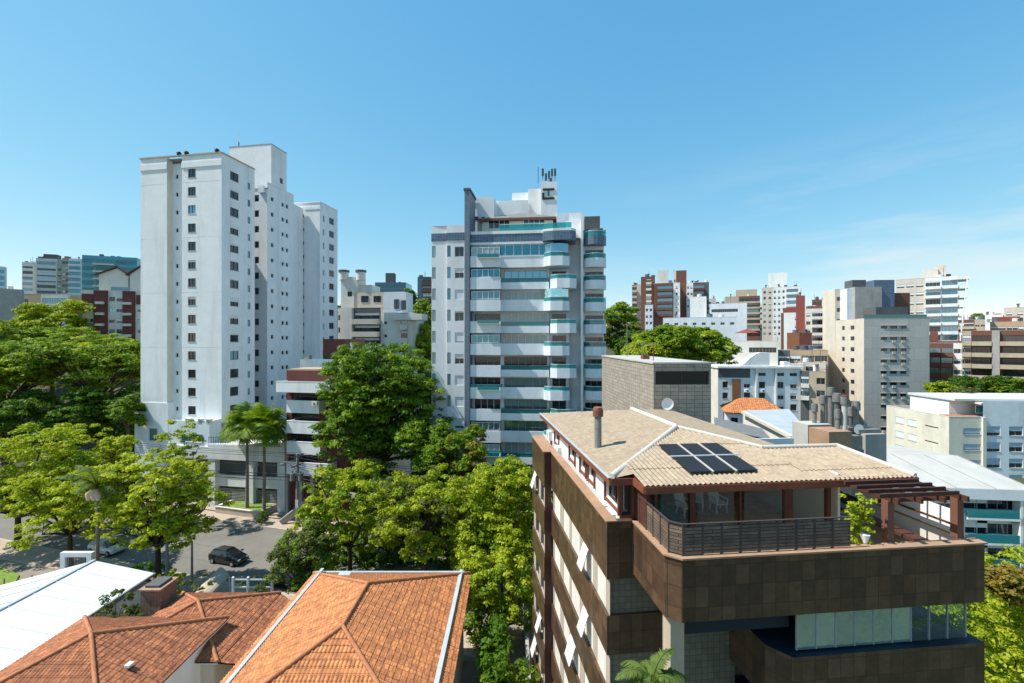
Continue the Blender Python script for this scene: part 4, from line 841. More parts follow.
# stepped terrace tower
b, F, W, zt, rows = bgb('apartment_tower', 'white and cream terraced tower with stepped planted balconies at upper right', 896, 958, 280, 155, None, 16, 'cream',
    [(0, .48, 'win', 'cream', dict(n=3, w=1.9, h=1.2, st='b60')), (.48, .74, 'bal', 'palegrey', dict(bm='white', ph=.7, d=1.8)), (.74, 1, 'bal', 'bluewhite', dict(bm='palegrey', ph=.8, d=1.3, st='glassblue'))], pyb=360,
    roof=[('roof_block', 922, 938, 269.5, 2, 5, 'warm'), ('roof_block', 935, 946, 266, 3, 5, 'cream')])
for k in range(8):
    o = MB(); u0 = F.U(951, -1); zz = zt-2.95*k; o.box(u0, u0+4.2-.25*k, -1.0, 8, zz-1.2, zz-.4, 'white', F); o.box(u0+3.5-.25*k, u0+3.8-.25*k, -1, -.6, zz-3.2, zz-1.2, 'white', F); b.part('projecting_terrace', o)
clutter(b, F, W, zt, 3, 77); b.done()
b_ = sk('brown and pale blue balcony block below the terraced tower', 929, 969, 343, 132, 'palegrey', [(0, .3, 'bal', 'redbrown', dict(bm='maroon', st='glassblue')), (.3, .62, 'bal', 'redbrown', dict(bm='redbrown', st='glassblue')), (.62, 1, 'win', 'bluewhite', dict(n=2, w=1.6))], pyb=400, cl=0, roof=[('penthouse', 930, 938, 331, 1, 4, 'redbrown'), ('crown_band', 929.5, 968, 341, .1, 9, 'maroon')])
b_ = sk('wide brown balcony building with a concrete stair core at right edge', 962, 1062, 331, 122, 'beige', [(0, .1, 'bal', 'beige', dict(bm='beige')), (.1, .32, 'bal', 'redbrown', dict(bm='beige', ph=.9, d=1.4, st='dk')), (.32, .4, 'blank', 'concrete', dict(v=-1.2)), (.4, 1, 'bal', 'redbrown', dict(bm='beige', ph=.9, d=1.4, st='dk'))], pyb=385, cl=0)
sk('far cream block on the ridge at the right edge', 1004, 1060, 308, 170, 'cream', [(0, 1, 'win', None, dict(n=5, w=1.5))], pyb=330, cl=2)
sk('far cream low house with a roof tank at the right ridge', 985, 1003, 315, 175, 'white', [(0, 1, 'win', None, dict(n=2))], pyb=330, cl=1, cat='house', name='house')

# ------------------------------------------------------------------ tiled roof faces
def roof_face(mb, poly, mat, pitch=.25, row=.4, amp=.035):
    P = [Vector(p) for p in poly]; n = Vector((0, 0, 0))
    for i in range(len(P)): n += (P[i]-P[0]).cross(P[(i+1) % len(P)]-P[0])
    n.normalize()
    if n.z < 0: n = -n; P = P[::-1]
    d = Vector((0, 0, -1)); d = (d-n*d.dot(n)).normalized(); a = n.cross(d)
    A = [(p-P[0]).dot(a) for p in P]; D_ = [(p-P[0]).dot(d) for p in P]
    a0, a1, d0, d1 = min(A), max(A), min(D_), max(D_); a0 = math.floor(a0/pitch)*pitch
    bm = bmesh.new(); prof = [(0, 0), (.25, .5), (.5, 1), (.75, .5)]; nc = int((a1-a0)/pitch)+2; nr = int((d1-d0)/row)+2
    xs = [a0+pitch*(i+f) for i in range(nc) for f, _ in prof]; hs = [amp*h for i in range(nc) for _, h in prof]
    prev = None
    for r in range(nr):
        for (dd, lift) in ((d0+r*row, 0), (d0+(r+1)*row, amp*.5)):
            cur = [bm.verts.new(P[0]+a*x+d*dd+n*(h+lift)) for x, h in zip(xs, hs)]
            if prev:
                for i in range(len(cur)-1): bm.faces.new((prev[i], cur[i], cur[i+1], prev[i+1]))
            prev = cur
    for i in range(len(P)):
        e = P[(i+1) % len(P)]-P[i]
        if e.length < 1e-4: continue
        bmesh.ops.bisect_plane(bm, geom=bm.verts[:]+bm.edges[:]+bm.faces[:], dist=1e-4, plane_co=P[i], plane_no=e.cross(n), clear_outer=True)
    bmesh.ops.recalc_face_normals(bm, faces=bm.faces[:]); mb.add_bm(bm, mat); bm.free()
    mb.poly([p-n*.08 for p in P], 'darkwood')
def cap(mb, pts, w, mat, h=.1):
    for a, b in zip(pts[:-1], pts[1:]): a, b = Vector(a), Vector(b); a.z += .06; b.z += .06; mb.tube([a, b], w/2, mat, 8)

# ================================================================== brown clad building (right foreground)
def brown_building():
    K = Frame(3.63, 17.4, math.atan(.1075)); P = K.p
    b = Bld('apartment_building', 'brown stone-clad apartment building with tiled penthouse roof and pergola in the right foreground', 'apartment building', K, 0)
    D, DF, W = 11.0, 15.9, 12.35; T = 18.1
    strips = [(14.5-2.9*k, 15.9-2.9*k) for k in range(6)]
    bands = [(15.9, T)]+[(13.0-2.9*k, 14.5-2.9*k) for k in range(5)]+[(0, 14.5-2.9*5)]
    lf = K.left(D); lf2 = K.left(DF, -.45)
    rng = random.Random(2)
    for z0, z1 in strips:
        zc = (z0+z1)/2
        hs = [(u, zc, w, z1-z0-.01, st+'|dk|ns') for u, w, st in ((1.2, 1.6, 'b0'), (3.6, 1.4, 'b0'), (5.6, 1.7, 'b0'), (8.0, 1.4, 'b0'), (9.9, 1.2, 'b0'))]
        b.face(lf, 0, D-.0, z0, z1, 'strip', hs, v=.12); b.face(lf2, 0, DF-D, z0, z1, 'strip', [(1.5, zc, 1.3, z1-z0-.01, 'dk|ns'), (3.5, zc, 1.1, z1-z0-.01, 'dk|ns')], v=.12)
        for (fr, u, w) in ((lf, 1.2, 1.3), (lf, 5.6, 1.5), (lf, 8.0, 1.2), (lf2, 1.5, 1.3), (lf2, 3.5, 1.1)):
            if rng.random() < .36:
                o = MB(); w *= .75; h = 1.05; q = [fr.p(u-w/2+.05, -.02, z1-.05), fr.p(u+w/2-.05, -.02, z1-.05), fr.p(u+w/2-.05, -.02-h*.28, z1-.05-h*.9), fr.p(u-w/2+.05, -.02-h*.28, z1-.05-h*.9)]
                o.poly(q, 'white_paint'); n_ = Vector(fr.p(0, 1, 0))-Vector(fr.p(0, 0, 0)); o.poly([tuple(Vector(k)+n_*.03) for k in q][::-1], 'white_paint'); o.bar(q[2], q[3], .05, .05, 'frame'); b.part('awning_shutter', o)
    cl = MB()
    for z0, z1 in bands:
        cl.box(-.0, .3, 0, D, z0, z1, 'clad', K); cl.box(-.45, .3, D+.003, DF, z0, z1, 'clad', K)
    b.part('left_cladding', cl)
    # return wall of the far block
    b.box('dark_return', -.42, -.003, D-.002, D+.001, 0, T-.02, 'darkwood')
    o = MB(); o.box(-.05, .38, -.05, D, T, T+.05, 'cladtan', K); o.box(-.5, .35, D+.003, DF+.05, T, T+.05, 'cladtan', K); b.part('coping', o)
    # front return, bands alternate cladding / tile
    xr = 6.2
    b.wall.poly([P(.14, .35, 0), P(.14, D+.3, 0), P(.14, D+.3, 17.1), P(.14, .35, 17.1)], 'warm')
    fw = MB()
    for i, (z0, z1) in enumerate(bands): fw.box(.3 if i else .302, xr if i else 1.05, 0, .3, z0, z1 if i else T, 'clad', K)
    b.part('front_cladding', fw)
    for z0, z1 in strips: b.face(K, .12, xr, z0, z1, 'tile', v=.15)
    # main body back part
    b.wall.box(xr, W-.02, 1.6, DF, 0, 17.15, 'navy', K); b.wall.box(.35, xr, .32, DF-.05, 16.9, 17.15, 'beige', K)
    b.wall.poly([P(.35, DF, 0), P(-.2, DF, 0), P(-.2, DF, 17.1), P(.35, DF, 17.1)], 'clad')
    rf = K.right(W, 1.7)
    for z0, z1 in strips: b.face(rf, 0, DF-1.7, z0, z1, 'warm', [(3, (z0+z1)/2, 1.5, 1.2, 'ns'), (7, (z0+z1)/2, 1.5, 1.2, 'ns'), (11, (z0+z1)/2, 1.5, 1.2, 'ns')], v=.05)
    for z0, z1 in bands: b.wall.box(W-.018, W+.05, 1.7, DF, z0, z1 if z1 < T-.1 else 17.9, 'clad', K)
    # terrace volume
    poly = [(1.05, -.005), (1.05, -2.72), (1.47, -3.1), (W, -3.1), (W, 1.6), (xr, 1.6), (xr, -.005)]
    o = MB(); zb, zt = 16.05, 18.05; pt = poly
    for i in range(5 if False else 4):
        a, c = pt[i], pt[i+1]; o.poly([P(*a, zb), P(*c, zb), P(*c, zt), P(*a, zt)], 'clad')
    inn = [(1.35, -.005), (1.35, -2.58), (1.6, -2.8), (W-.3, -2.8), (W-.3, 1.6)]
    for i in range(4): a, c = inn[i], inn[i+1]; o.poly([P(*c, 17.2), P(*a, 17.2), P(*a, zt), P(*c, zt)], 'warm')
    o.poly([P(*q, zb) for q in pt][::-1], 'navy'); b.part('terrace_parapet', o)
    o = MB(); oe = [(1.0, -.005), (1.0, -2.75), (1.45, -3.16), (W+.05, -3.16), (W+.05, 1.6)]; ie = [(1.38, -.005), (1.38, -2.56), (1.62, -2.78), (W-.33, -2.78), (W-.33, 1.6)]
    for i in range(4):
        for z, f in ((zt+.06, 1), (zt+.002, -1)):
            q = [P(*oe[i], z), P(*oe[i+1], z), P(*ie[i+1], z), P(*ie[i], z)]; o.poly(q if f > 0 else q[::-1], 'cladtan')
        o.poly([P(*oe[i], zt+.002), P(*oe[i+1], zt+.002), P(*oe[i+1], zt+.06), P(*oe[i], zt+.06)], 'cladtan'); o.poly([P(*ie[i+1], zt+.002), P(*ie[i], zt+.002), P(*ie[i], zt+.06), P(*ie[i+1], zt+.06)], 'cladtan')
    b.part('coping', o)
    o = MB(); o.poly([P(*q, 17.2) for q in [(1.3, 1), (1.3, -2.6), (1.6, -2.85), (W-.25, -2.85), (W-.25, 9), (1.3, 9)]], 'deck'); b.part('terrace_floor', o)
    # floor below: beam, glazing, second band
    g0 = K.U(797, -2.9); g1 = K.U(966, -2.9)
    b.box('blue_beam', 1.75, g0-.05, -2.6, -2.2, 15.35, 16.04, 'navy'); b.box('concrete_column', 1.28, 1.75, -2.66, -2.1, 0, 16.04, 'beige')
    b.box('rear_tile_wall', 2.2, 5.0, -.3, -.005, 0, 15.5, 'tile')
    n = 9; gl = MB()
    for k in range(n):
        u0, u1 = g0+(g1-g0)*k/n, g0+(g1-g0)*(k+1)/n; gp = MB(); gp.box(u0+.02, u1-.02, -2.88, -2.86, 14.74, 16.04, 'enclosure' if k < 6 else 'cleargreen', K); b.part('glass_panel', gp); gl.box(u0-.02, u0+.018, -2.9, -2.84, 14.74, 16.04, 'frame', K)
    gl.box(g1-.02, g1+.03, -2.9, -2.84, 14.74, 16.04, 'frame', K); b.part('glazing_bars', gl)
    gp = MB(); gp.box(g1+.02, g1+.04, -2.8, 1.5, 14.74, 16.04, 'cleargreen', K); b.part('glass_panel', gp)
    for k in range(5):
        zt2 = 14.66-2.9*k; zb2 = zt2-1.9; a0 = K.U(771, -2.7); o = MB()
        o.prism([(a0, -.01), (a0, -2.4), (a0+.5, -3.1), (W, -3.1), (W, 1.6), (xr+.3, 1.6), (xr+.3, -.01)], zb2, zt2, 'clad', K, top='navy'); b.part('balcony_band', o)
        if k: o = MB(); o.box(g0, g1, -2.88, -2.86, zt2+.01, zt2+1.0, 'enclosure', K); b.part('glass_panel', o)
    # green pot plants behind the clear panels are leaves on a sill trough
    # penthouse
    z0, z1 = 17.16, 19.56
    pl = K.left(15.2, .62); hs = [(14.0, 18.9, 1.6, 1.0, 'dk|ns|n2'), (11.0, 18.95, 1.0, .9, 'dk|ns'), (9.5, 18.95, 1.0, .9, 'dk|ns'), (7.2, 18.95, 1.2, .9, 'dk|ns'), (3, 18.95, 1.2, .9, 'dk|ns')]
    b.face(pl, 0, 14.9, z0, z1, 'white_paint', sorted(hs))
    for u, _z, w, *_ in hs: o = MB(); o.box(u-w/2-.12, u-w/2-.005, -.08, -.004, 18.2, z1, 'rust', pl); o.box(u+w/2+.005, u+w/2+.12, -.08, -.004, 18.2, z1, 'rust', pl); o.box(u-w/2, u+w/2, -.08, -.004, 18.28, 18.38, 'rust', pl); b.part('window_surround', o)
    b.face(K, .62, 1.2, z0, z1, 'rust', [(.9, 18.8, .4, 1.2, 'dk|ns|n1')], v=.3); b.box('door_frame', 1.2, 1.32, -.9, .3, z0, z1, 'darkwood')
    # glazed living room under the front roof: posts, clear panes, things inside
    posts = [K.U(655, -.9), K.U(691.5, -.9), K.U(739, -.9), K.U(787, -.9), K.U(827, -.9)]
    for i, u in enumerate(posts):
        w_ = (.1, .22, .06, .34, .16)[i]; b.box('timber_post', u-w_/2, u+w_/2, -1.0, -.85, z0, 19.55, 'darkwood')
    for i in range(4):
        o = MB(); o.box(posts[i]+.2, posts[i+1]-.2, -.93, -.915, z0, 19.5, 'cleargreen', K); b.part('glass_panel', o)
    b.box('back_wall', 1.4, 11.9, 5.4, 5.5, z0, 19.9, 'white_paint'); b.box('side_wall', 8.9, 9.0, -.8, 5.4, z0, 19.9, 'warm')
    b.box('terrace_step', 3.4, 8.6, .9, 5.3, z0+.05, z0+.3, 'deck'); 
    o = MB(); o.box(1.5, 3.3, .1, 3.0, z0+.05, z0+.75, 'tile', K); o.box(1.6, 3.2, .2, 2.9, z0+.74, z0+.77, 'water', K); b.part('plunge_pool', o)
    # roof
    E = 19.75; zr = 20.64; ap = (5.25, 5.07); sl = (zr-E)/(5.07+1.1)
    fz = lambda v: E+sl*(v+1.1)
    Q = lambda u, v, z: P(u, v, z)
    o = MB(); roof_face(o, [Q(.15, 0, E), Q(5.25, 5.07, zr), Q(5.25, 11.2, zr), Q(.15, 15.9, E)], 'tantile', .2, .5, .025); b.part('roof', o)
    o = MB(); roof_face(o, [Q(1.05, -1.1, E), Q(7.84, -1.1, E), Q(7.84, 2.08, fz(2.08)), Q(5.25, 5.07, zr), Q(1.05, .88, fz(.88))], 'tantile', .2, 2.4, .055); roof_face(o, [Q(7.84, -1.1, E), Q(12.0, -1.1, E), Q(11.47, 2.1, fz(2.1)), Q(7.84, 2.08, fz(2.08))], 'tantile', .2, 2.4, .055)
    o.poly([Q(.15, 0, E), Q(1.05, 0, fz(0)), Q(1.05, .88, fz(.88))], 'tantile'); b.part('roof', o)
    o = MB(); roof_face(o, [Q(5.25, 5.07, zr), Q(7.84, 2.08, fz(2.08)), Q(10, 4.2, 19.85), Q(10, 15.9, 19.85), Q(5.25, 11.2, zr)], 'tantile', .2, .5, .025); roof_face(o, [Q(7.84, 2.08, 20.2), Q(11.47, 2.1, 20.2), Q(11.9, 4.2, 19.85), Q(10, 4.2, 19.85)], 'tantile', .2, .5, .025); roof_face(o, [Q(.15, 15.9, E), Q(5.25, 11.2, zr), Q(10, 15.9, E)], 'tantile', .2, .5, .025); b.part('roof', o)
    o = MB(); cap(o, [Q(.2, .05, E), Q(5.25, 5.07, zr)], .26, 'hipcap'); cap(o, [Q(5.25, 5.07, zr), Q(5.25, 11.2, zr)], .28, 'hipcap'); cap(o, [Q(5.25, 5.07, zr), Q(7.84, 2.1, fz(2.1)), Q(11.47, 2.12, fz(2.1)), Q(11.95, -1.05, E)], .2, 'hipcap'); b.part('ridge_cap', o)
    o = MB()
    for a, c in (((.15, 0), (.15, 15.9)), ((.15, 0), (1.03, 0)), ((1.05, 0), (1.05, -1.1)), ((1.05, -1.1), (12.0, -1.1)), ((12, -1.1), (11.95, 4)), ((10, 4.2), (10, 15.9)), ((.15, 15.9), (10, 15.9))):
        o.bar(Q(*a, E-.13), Q(*c, E-.13), .1, .26, 'rust')
    o.bar(Q(.1, 0, E+.02), Q(.1, 15.9, E+.02), .09, .05, 'gutter'); b.part('fascia', o)
    o = MB(); o.box(.3, 9.8, .1, 15.5, 19.56, 19.6, 'white_paint', K); o.box(1.1, 11.9, -1.0, .1, 19.5, 19.54, 'white_paint', K); b.part('ceiling', o)
    # ray helper for things on the front slope
    def on_front(px, py):
        kx, kz = (px-512)/FPX, (py-341.5)/FPX
        Y = 18.
        for _ in range(40):
            X = kx*Y; dx, dy = X-K.x, Y-K.y; v = -dx*K.s+dy*K.c; Y = (CZ-fz(v))/kz
        X = kx*Y; dx, dy = X-K.x, Y-K.y; return dx*K.c+dy*K.s, -dx*K.s+dy*K.c
    c = [on_front(657, 447.4), on_front(718.6, 446), on_front(759.6, 474.8), on_front(689.3, 476.5)]
    u0, u1 = (c[0][0]+c[3][0])/2, (c[1][0]+c[2][0])/2; vb, vf = (c[0][1]+c[1][1])/2, (c[2][1]+c[3][1])/2
    for i in range(3):
        for j in range(2):
            a0, a1 = u0+(u1-u0)*i/3+.06, u0+(u1-u0)*(i+1)/3-.06; q0, q1 = vf+(vb-vf)*j/2+.06, vf+(vb-vf)*(j+1)/2-.06; o = MB(); hh = .17
            t = [P(a0, q0, fz(q0)+hh), P(a1, q0, fz(q0)+hh), P(a1, q1, fz(q1)+hh), P(a0, q1, fz(q1)+hh)]; bt = [(x, y, z-.06) for x, y, z in t]
            o.poly(t, 'solar'); o.poly(bt[::-1], 'black')
            for k in range(4): m_ = (k+1) % 4; o.poly([bt[k], bt[m_], t[m_], t[k]], 'black')
            b.part('solar_panel', o)
    o = MB(); vm = (vf+vb)/2; o.bar(P(u0-.1, vm, fz(vm)+.19), P(u1+.1, vm, fz(vm)+.19), .045, .05, 'white_paint')
    for i in (1, 2): u = u0+(u1-u0)*i/3; o.bar(P(u, vf, fz(vf)+.17), P(u, vb, fz(vb)+.17), .05, .05, 'hipcap')
    b.part('panel_pipe', o)
    # chimney pipe
    o = MB(); x, y = 4.14, 21.9; o.cyl(x, y, 19.8, 21.4, .17, 'galv', 16); b.part('flue', o); o = MB(); o.cyl(x, y, 21.4, 21.72, .25, 'redbrown', 16); o.cyl(x, y, 21.72, 21.84, .22, 'wood', 16); b.part('flue_cap', o)
    # pergola
    zpg = 19.62; o = MB()
    for i in range(5): v = -.95-.47*i; u0 = K.U(833+ (879-833)*i/4, v); o.bar(P(u0, v, zpg+.12), P(u0+3.05, v, zpg+.12), .07, .13, 'darkwood')
    b.part('pergola_slats', o)
    uu = K.U(884, -2.5)
    for i in range(4): u = uu+i*.88; o = MB(); o.bar(P(u, -.4, zpg-.04), P(u, -3.05, zpg-.04), .09, .18, 'darkwood'); b.part('pergola_rafter', o)
    o = MB(); o.bar(P(uu-.2, -2.4, zpg-.2), P(uu+3, -2.4, zpg-.2), .1, .14, 'darkwood'); b.part('pergola_beam', o)
    for px in (887, 956): u = K.U(px, -2.6); b.box('pergola_post', u-.12, u+.12, -2.75, -2.5, 18.11, zpg-.12, 'redbrown')
    # right inner wall, handrail
    o = MB(); o.box(W-.29, W-.27, -2.7, 1.4, 18.12, 18.95, 'white_paint', K); b.part('windbreak', o)
    o = MB(); o.bar(P(W-.5, -2.6, 18.5), P(W-.5, 1.5, 18.5), .08, .06, 'darkwood'); o.bar(P(W-1.6, -2.6, 17.9), P(W-1.6, 1.4, 17.9), .5, .12, 'darkwood'); b.part('handrail', o)
    # timber railing
    rail = [(1.22, -.25), (1.22, -2.68), (1.56, -2.97), (K.U(850, -2.97), -2.97)]
    for a, c in zip(rail[:-1], rail[1:]):
        L = math.hypot(c[0]-a[0], c[1]-a[1]); n = max(1, round(L/.68))
        for k in range(n):
            p0 = (a[0]+(c[0]-a[0])*k/n, a[1]+(c[1]-a[1])*k/n); p1 = (a[0]+(c[0]-a[0])*(k+1)/n, a[1]+(c[1]-a[1])*(k+1)/n)
            o = MB()
            for s_ in range(7): zz = 18.22+s_*.126; o.bar(P(*p0, zz), P(*p1, zz), .035, .12, 'plank')
            b.part('railing_panel', o)
            o = MB(); o.bar(P(*p0, 18.1), P(*p0, 19.13), .05, .08, 'railing'); b.part('railing_post', o)
        o = MB(); o.bar(P(*a, 19.13), P(*c, 19.13), .07, .03, 'railing'); b.part('railing_cap', o)
    # air conditioners along the left side
    for v, zz in ((14.2, 18.5), (11.3, 18.1), (1.2, 17.75), (2.2, 17.75)):
        o = MB(); o.box(.36, .62-.01, v-.4, v+.4, zz-.3, zz+.3, 'white_paint', K); o.cyl(*P(.35, v, 0)[:2], zz-.18, zz+.18, .02, 'darkgrey'); b.part('air_conditioner', o)
    b.done(); return K
K = brown_building()
# furniture seen through the terrace glazing
def lounge_chair(u, v, rot, lab):
    p = K.p(u, v, 17.46); th = thing('terrace_chair', lab, 'chair', p, 'white chairs behind the terrace glass'); f = Frame(p[0], p[1], rot); z = 17.46
    o = MB(); o.box(-.28, .28, -.3, .3, z+.38, z+.43, 'white_paint', f); o.build('seat', th)
    o = MB(); o.bar(f.p(0, .28, z+.4), f.p(0, .5, z+1.0), .5, .04, 'white_paint'); o.build('backrest', th)
    for a in (-.25, .25):
        for c in (-.26, .26): o = MB(); o.bar(f.p(a, c, z), f.p(a, c*.8, z+.4), .05, .05, 'white_paint'); o.build('leg', th)
        o = MB(); o.bar(f.p(a, -.3, z+.62), f.p(a, .4, z+.62), .05, .04, 'white_paint'); o.bar(f.p(a, -.28, z+.4), f.p(a, -.28, z+.62), .04, .04, 'white_paint'); o.build('armrest', th)
lounge_chair(4.1, 1.9, R(20), 'leftmost of the three white chairs behind the terrace glass')
lounge_chair(5.0, 2.6, R(-25), 'middle white chair of the three behind the terrace glass')
lounge_chair(5.8, 2.2, R(10), 'rightmost of the three white chairs behind the terrace glass')

# concrete block house behind the brown building
def block_house():
    F = Frame(10.45, 33.6, R(1.5)); b = Bld('service_building', 'flat-roofed concrete block building with a dark opening directly behind the brown building', 'building', F, 0)
    W = F.U(711); zt = 23.35; z = lambda py: F.Z(py, 0)
    b.face(F, 0, W, 0, zt, 'blocktile', [(W*.5, z(378), W*.94, 1.0, 'dk|n2|ns')], depth=.4); b.face(F.left(17), 0, 17, 0, zt, 'blocktile'); b.face(F.right(W, 0), 0, 17, 0, zt, 'blocktile')
    b.wall.poly([F.p(W, 17, 0), F.p(0, 17, 0), F.p(0, 17, zt), F.p(W, 17, zt)], 'blocktile')
    b.box('roof', -.08, W+.08, -.08, 17, zt+.002, zt+.12, 'fibre')
    for v, u in ((12, 1.4), (8, 1.7), (3, 1.0)): o = MB(); p = F.p(u, v, 0); o.tube([(p[0], p[1], zt+.1), (p[0], p[1], zt+ (3.6 if v == 12 else 1.6))], .035, 'rust' if v == 3 else 'galv', 6); o.bar((p[0]-.7, p[1], zt+1.4), (p[0]+.7, p[1], zt+1.4), .03, .03, 'galv'); b.part('antenna', o)
    o = MB(); p = F.p(1.2, 6, 0); o.box(1.0, 1.6, 5.7, 6.3, zt+.12, zt+.5, 'redbrown', F); b.part('vent_box', o)
    # dish on front wall
    o = MB(); u = F.U(667, -.4); zz = F.Z(403, u); c = Vector(F.p(u, -.5, zz)); n = 14
    for k in range(n):
        a0, a1 = 2*math.pi*k/n, 2*math.pi*(k+1)/n; o.poly([c+Vector((.45*math.cos(a0), 0, .45*math.sin(a0))), c+Vector((.45*math.cos(a1), 0, .45*math.sin(a1))), c+Vector((0, .15, 0))], 'white_paint')
    o.bar(c+Vector((0, .15, 0)), F.p(u, 0, zz-.2), .05, .05, 'galv'); b.part('satellite_dish', o)
    b.done()
block_house()

# flat corrugated roofs, chimneys and tile house between brown building and grey tower
def small_roofs():
    # grey metal roofed shed
    Y = 62; F = frame_px(742, 70, -14); z = lambda py, v=0: F.Z(py, 0, v)
    th = thing('house', 'house with red-orange tile roof and white walls behind the brown building', 'house', (gx(757, 84), 84, 6))
    o = MB(); G = frame_px(727, 82, -20); Wd = G.U(790); zt = gz(412, 82); rz = gz(398, 84)
    roof_face(o, [G.p(-.5, -.6, zt), G.p(Wd, -.6, zt), G.p(Wd*.65, 4, rz), G.p(Wd*.3, 4, rz)], 'claytile', .35, .6, .06); roof_face(o, [G.p(Wd, -.6, zt), G.p(Wd, 8.6, zt), G.p(Wd*.65, 4, rz)], 'claytile', .35, .6, .06); roof_face(o, [G.p(-.5, 8.6, zt), G.p(-.5, -.6, zt), G.p(Wd*.3, 4, rz)], 'claytile', .35, .6, .06); roof_face(o, [G.p(Wd, 8.6, zt), G.p(-.5, 8.6, zt), G.p(Wd*.3, 4, rz), G.p(Wd*.65, 4, rz)], 'claytile', .35, .6, .06); o.build('roof', th)
    o = MB(); o.box(0, Wd-.4, 0, 8, 0, zt-.05, 'white', G); o.build('wall', th)
    for k in range(4): o = MB(); win_geo(o, 1.1, 1.3, 'n2|dk', lambda a, c, d: G.p(1.2+k*2.4+a, -.2+c, zt-1.6+d)); o.build('window', th)
    th = thing('shed', 'grey metal-roofed shed in front of the red-orange tile house', 'shed', (gx(780, 55), 55, 0))
    G = frame_px(752, 60, -22); Wd = G.U(806); zt = gz(432, 55); o = MB()
    a, b_, c, d = (gx(743, 66), 66, gz(410.5, 66)), (gx(789, 70), 70, gz(409, 70)), (gx(811, 52), 52, gz(434.5, 52)), (gx(793, 50), 50, gz(436, 50))
    o.poly([a, d, c, b_], 'metalgrey'); o.poly([(x, y, z-.15) for x, y, z in (a, b_, c, d)], 'metalgrey'); o.build('roof', th)
    o = MB(); dn = lambda p: (p[0], p[1], 0)
    o.poly([dn(a), dn(d), d, a], 'warm'); o.poly([dn(d), dn(c), c, d], 'galv'); o.poly([dn(c), dn(b_), b_, c], 'warm'); o.build('wall', th)
    o = MB(); o.bar((gx(743, 65), 65, gz(410.5, 66)-.1), (gx(793, 49.5), 49.5, gz(436, 50)-.1), .5, .35, 'cream'); o.build('gutter', th)
    # dark shed left of it
    th = thing('lean_to', 'low pale flat-roofed annex behind the left half of the tiled penthouse roof', 'annex', (gx(740, 45), 45, 0))
    o = MB(); q = [(gx(714, 48), 48, gz(417, 48)), (gx(716, 40), 40, gz(428, 40)), (gx(772, 36), 36, gz(440, 36)), (gx(762, 44), 44, gz(428.5, 44))]; o.poly(q, 'galv'); o.poly([(x, y, z-.2) for x, y, z in q][::-1], 'galv'); o.build('roof', th)
    o = MB()
    for i in range(4): a, c = q[i], q[(i+1) % 4]; o.poly([dn(a), dn(c), (c[0], c[1], c[2]-.2), (a[0], a[1], a[2]-.2)], 'cream')
    o.build('wall', th)
    # chimney stacks
    F = Frame(gx(828, 27), 27, R(6)); th = thing('chimney_stack', 'brick flue base with a cluster of tall metal chimney cowls behind the tiled roof', 'chimney', F.p(0, 0, 14))
    w0, w1 = F.U(829), F.U(852); o = MB(); o.box(F.U(808, 2), F.U(832, 2), 2, 3.4, 12, F.Z(425, 0, 2), 'fibre', F); o.box(w0, w1, 0, 1.6, 12, F.Z(432, 0), 'cladtan', F); o.box(w1+.002, F.U(864), .1, 1.6, 12, F.Z(437, 0), 'galv', F); o.box(F.U(864)+.002, F.U(885), -.1, 2.0, 12, F.Z(435, 0), 'concrete', F); o.build('base', th)
    for (px, t, bt, v, r, m) in ((814.5, 404, 426, 2.6, .22, 'galv'), (823, 396, 426, 2.6, .25, 'galv'), (830.5, 388, 424, 3, .27, 'galv'), (837, 394, 432, 2, .3, 'darkgrey'), (844.5, 396, 434, .7, .26, 'fibre'), (837.5, 410, 432, .8, .2, 'galv'), (856, 402, 436, .8, .27, 'galv'), (851, 408, 435, 1.2, .22, 'darkgrey')):
        u = F.U(px, v); x, y, _ = F.p(u, v, 0); zt = F.Z(t, u, v); o = MB(); r *= .72; o.cyl(x, y, F.Z(bt, u, v)-.6, zt-.45, r*.8, m, 14); o.cyl(x, y, zt-.5, zt-.05, r*1.2, 'galv', 14); o.cyl(x, y, zt-.05, zt+.05, r*1.0, 'redbrown' if px == 844.5 else 'galv', 14); o.build('flue', th)
    o = MB(); u = F.U(862.5, 0); z_ = F.Z(430, u); x, y, _ = F.p(u, .3, 0); o.tube([(x, y-.05, z_), (x, y+.04, z_)], [.3, .12], 'white_paint', 12); o.tube([(x, y+.04, z_), (x, y+.1, z_-.5)], .03, 'galv', 6); o.build('satellite_dish', th)
    o = MB(); u0, u1 = F.U(862), F.U(884); o.box(u0, u1, .2, 1.6, F.Z(434, u0), F.Z(430.5, u0), 'galv', F); o.build('flue_hood', th)
    # cream-green apartment block at right
    F = frame_px(949, 84, -3); b = Bld('apartment_building', 'pale green-cream apartment block with bluish roller shutters at right', 'apartment building', F, 0)
    W = F.U(1085); D = 15; zt = F.Z(417, 0); fh = 2.95; us = F.U(983)
    rows = [F.Z(431, 0)-fh*k for k in range(4)]
    b.face(F, 0, us, 0, zt, 'greenbeige', [(F.U(972), z, 3.1, 1.15, 'B85|n2') for z in rows])
    b.face(F, us, W, 0, zt+3, 'bluewhite', sorted([(F.U(px), z+.1, 2.4, 1.7, st) for z in rows for px, st in ((993.5, 'B70|n2'), (1016, 'B50|n2'), (1038, 'B90|n2'), (1060, 'B80|n2'))]), v=.0)
    b.box('pilaster', us-.3, us+.3, -.35, -.004, 0, zt, 'greenbeige')
    lf = F.left(D); b.face(lf, 0, D, 0, zt, 'greenbeige', sorted([(D*f, z, 2.2, 1.3, 'b95|n2') for z in rows for f in (.24, .45)]+[(D*.75, z+.1, 3, .25, 'dk|n1|ns') for z in rows])); b.face(F.right(W, 0), 0, D, 0, zt, 'greenbeige')
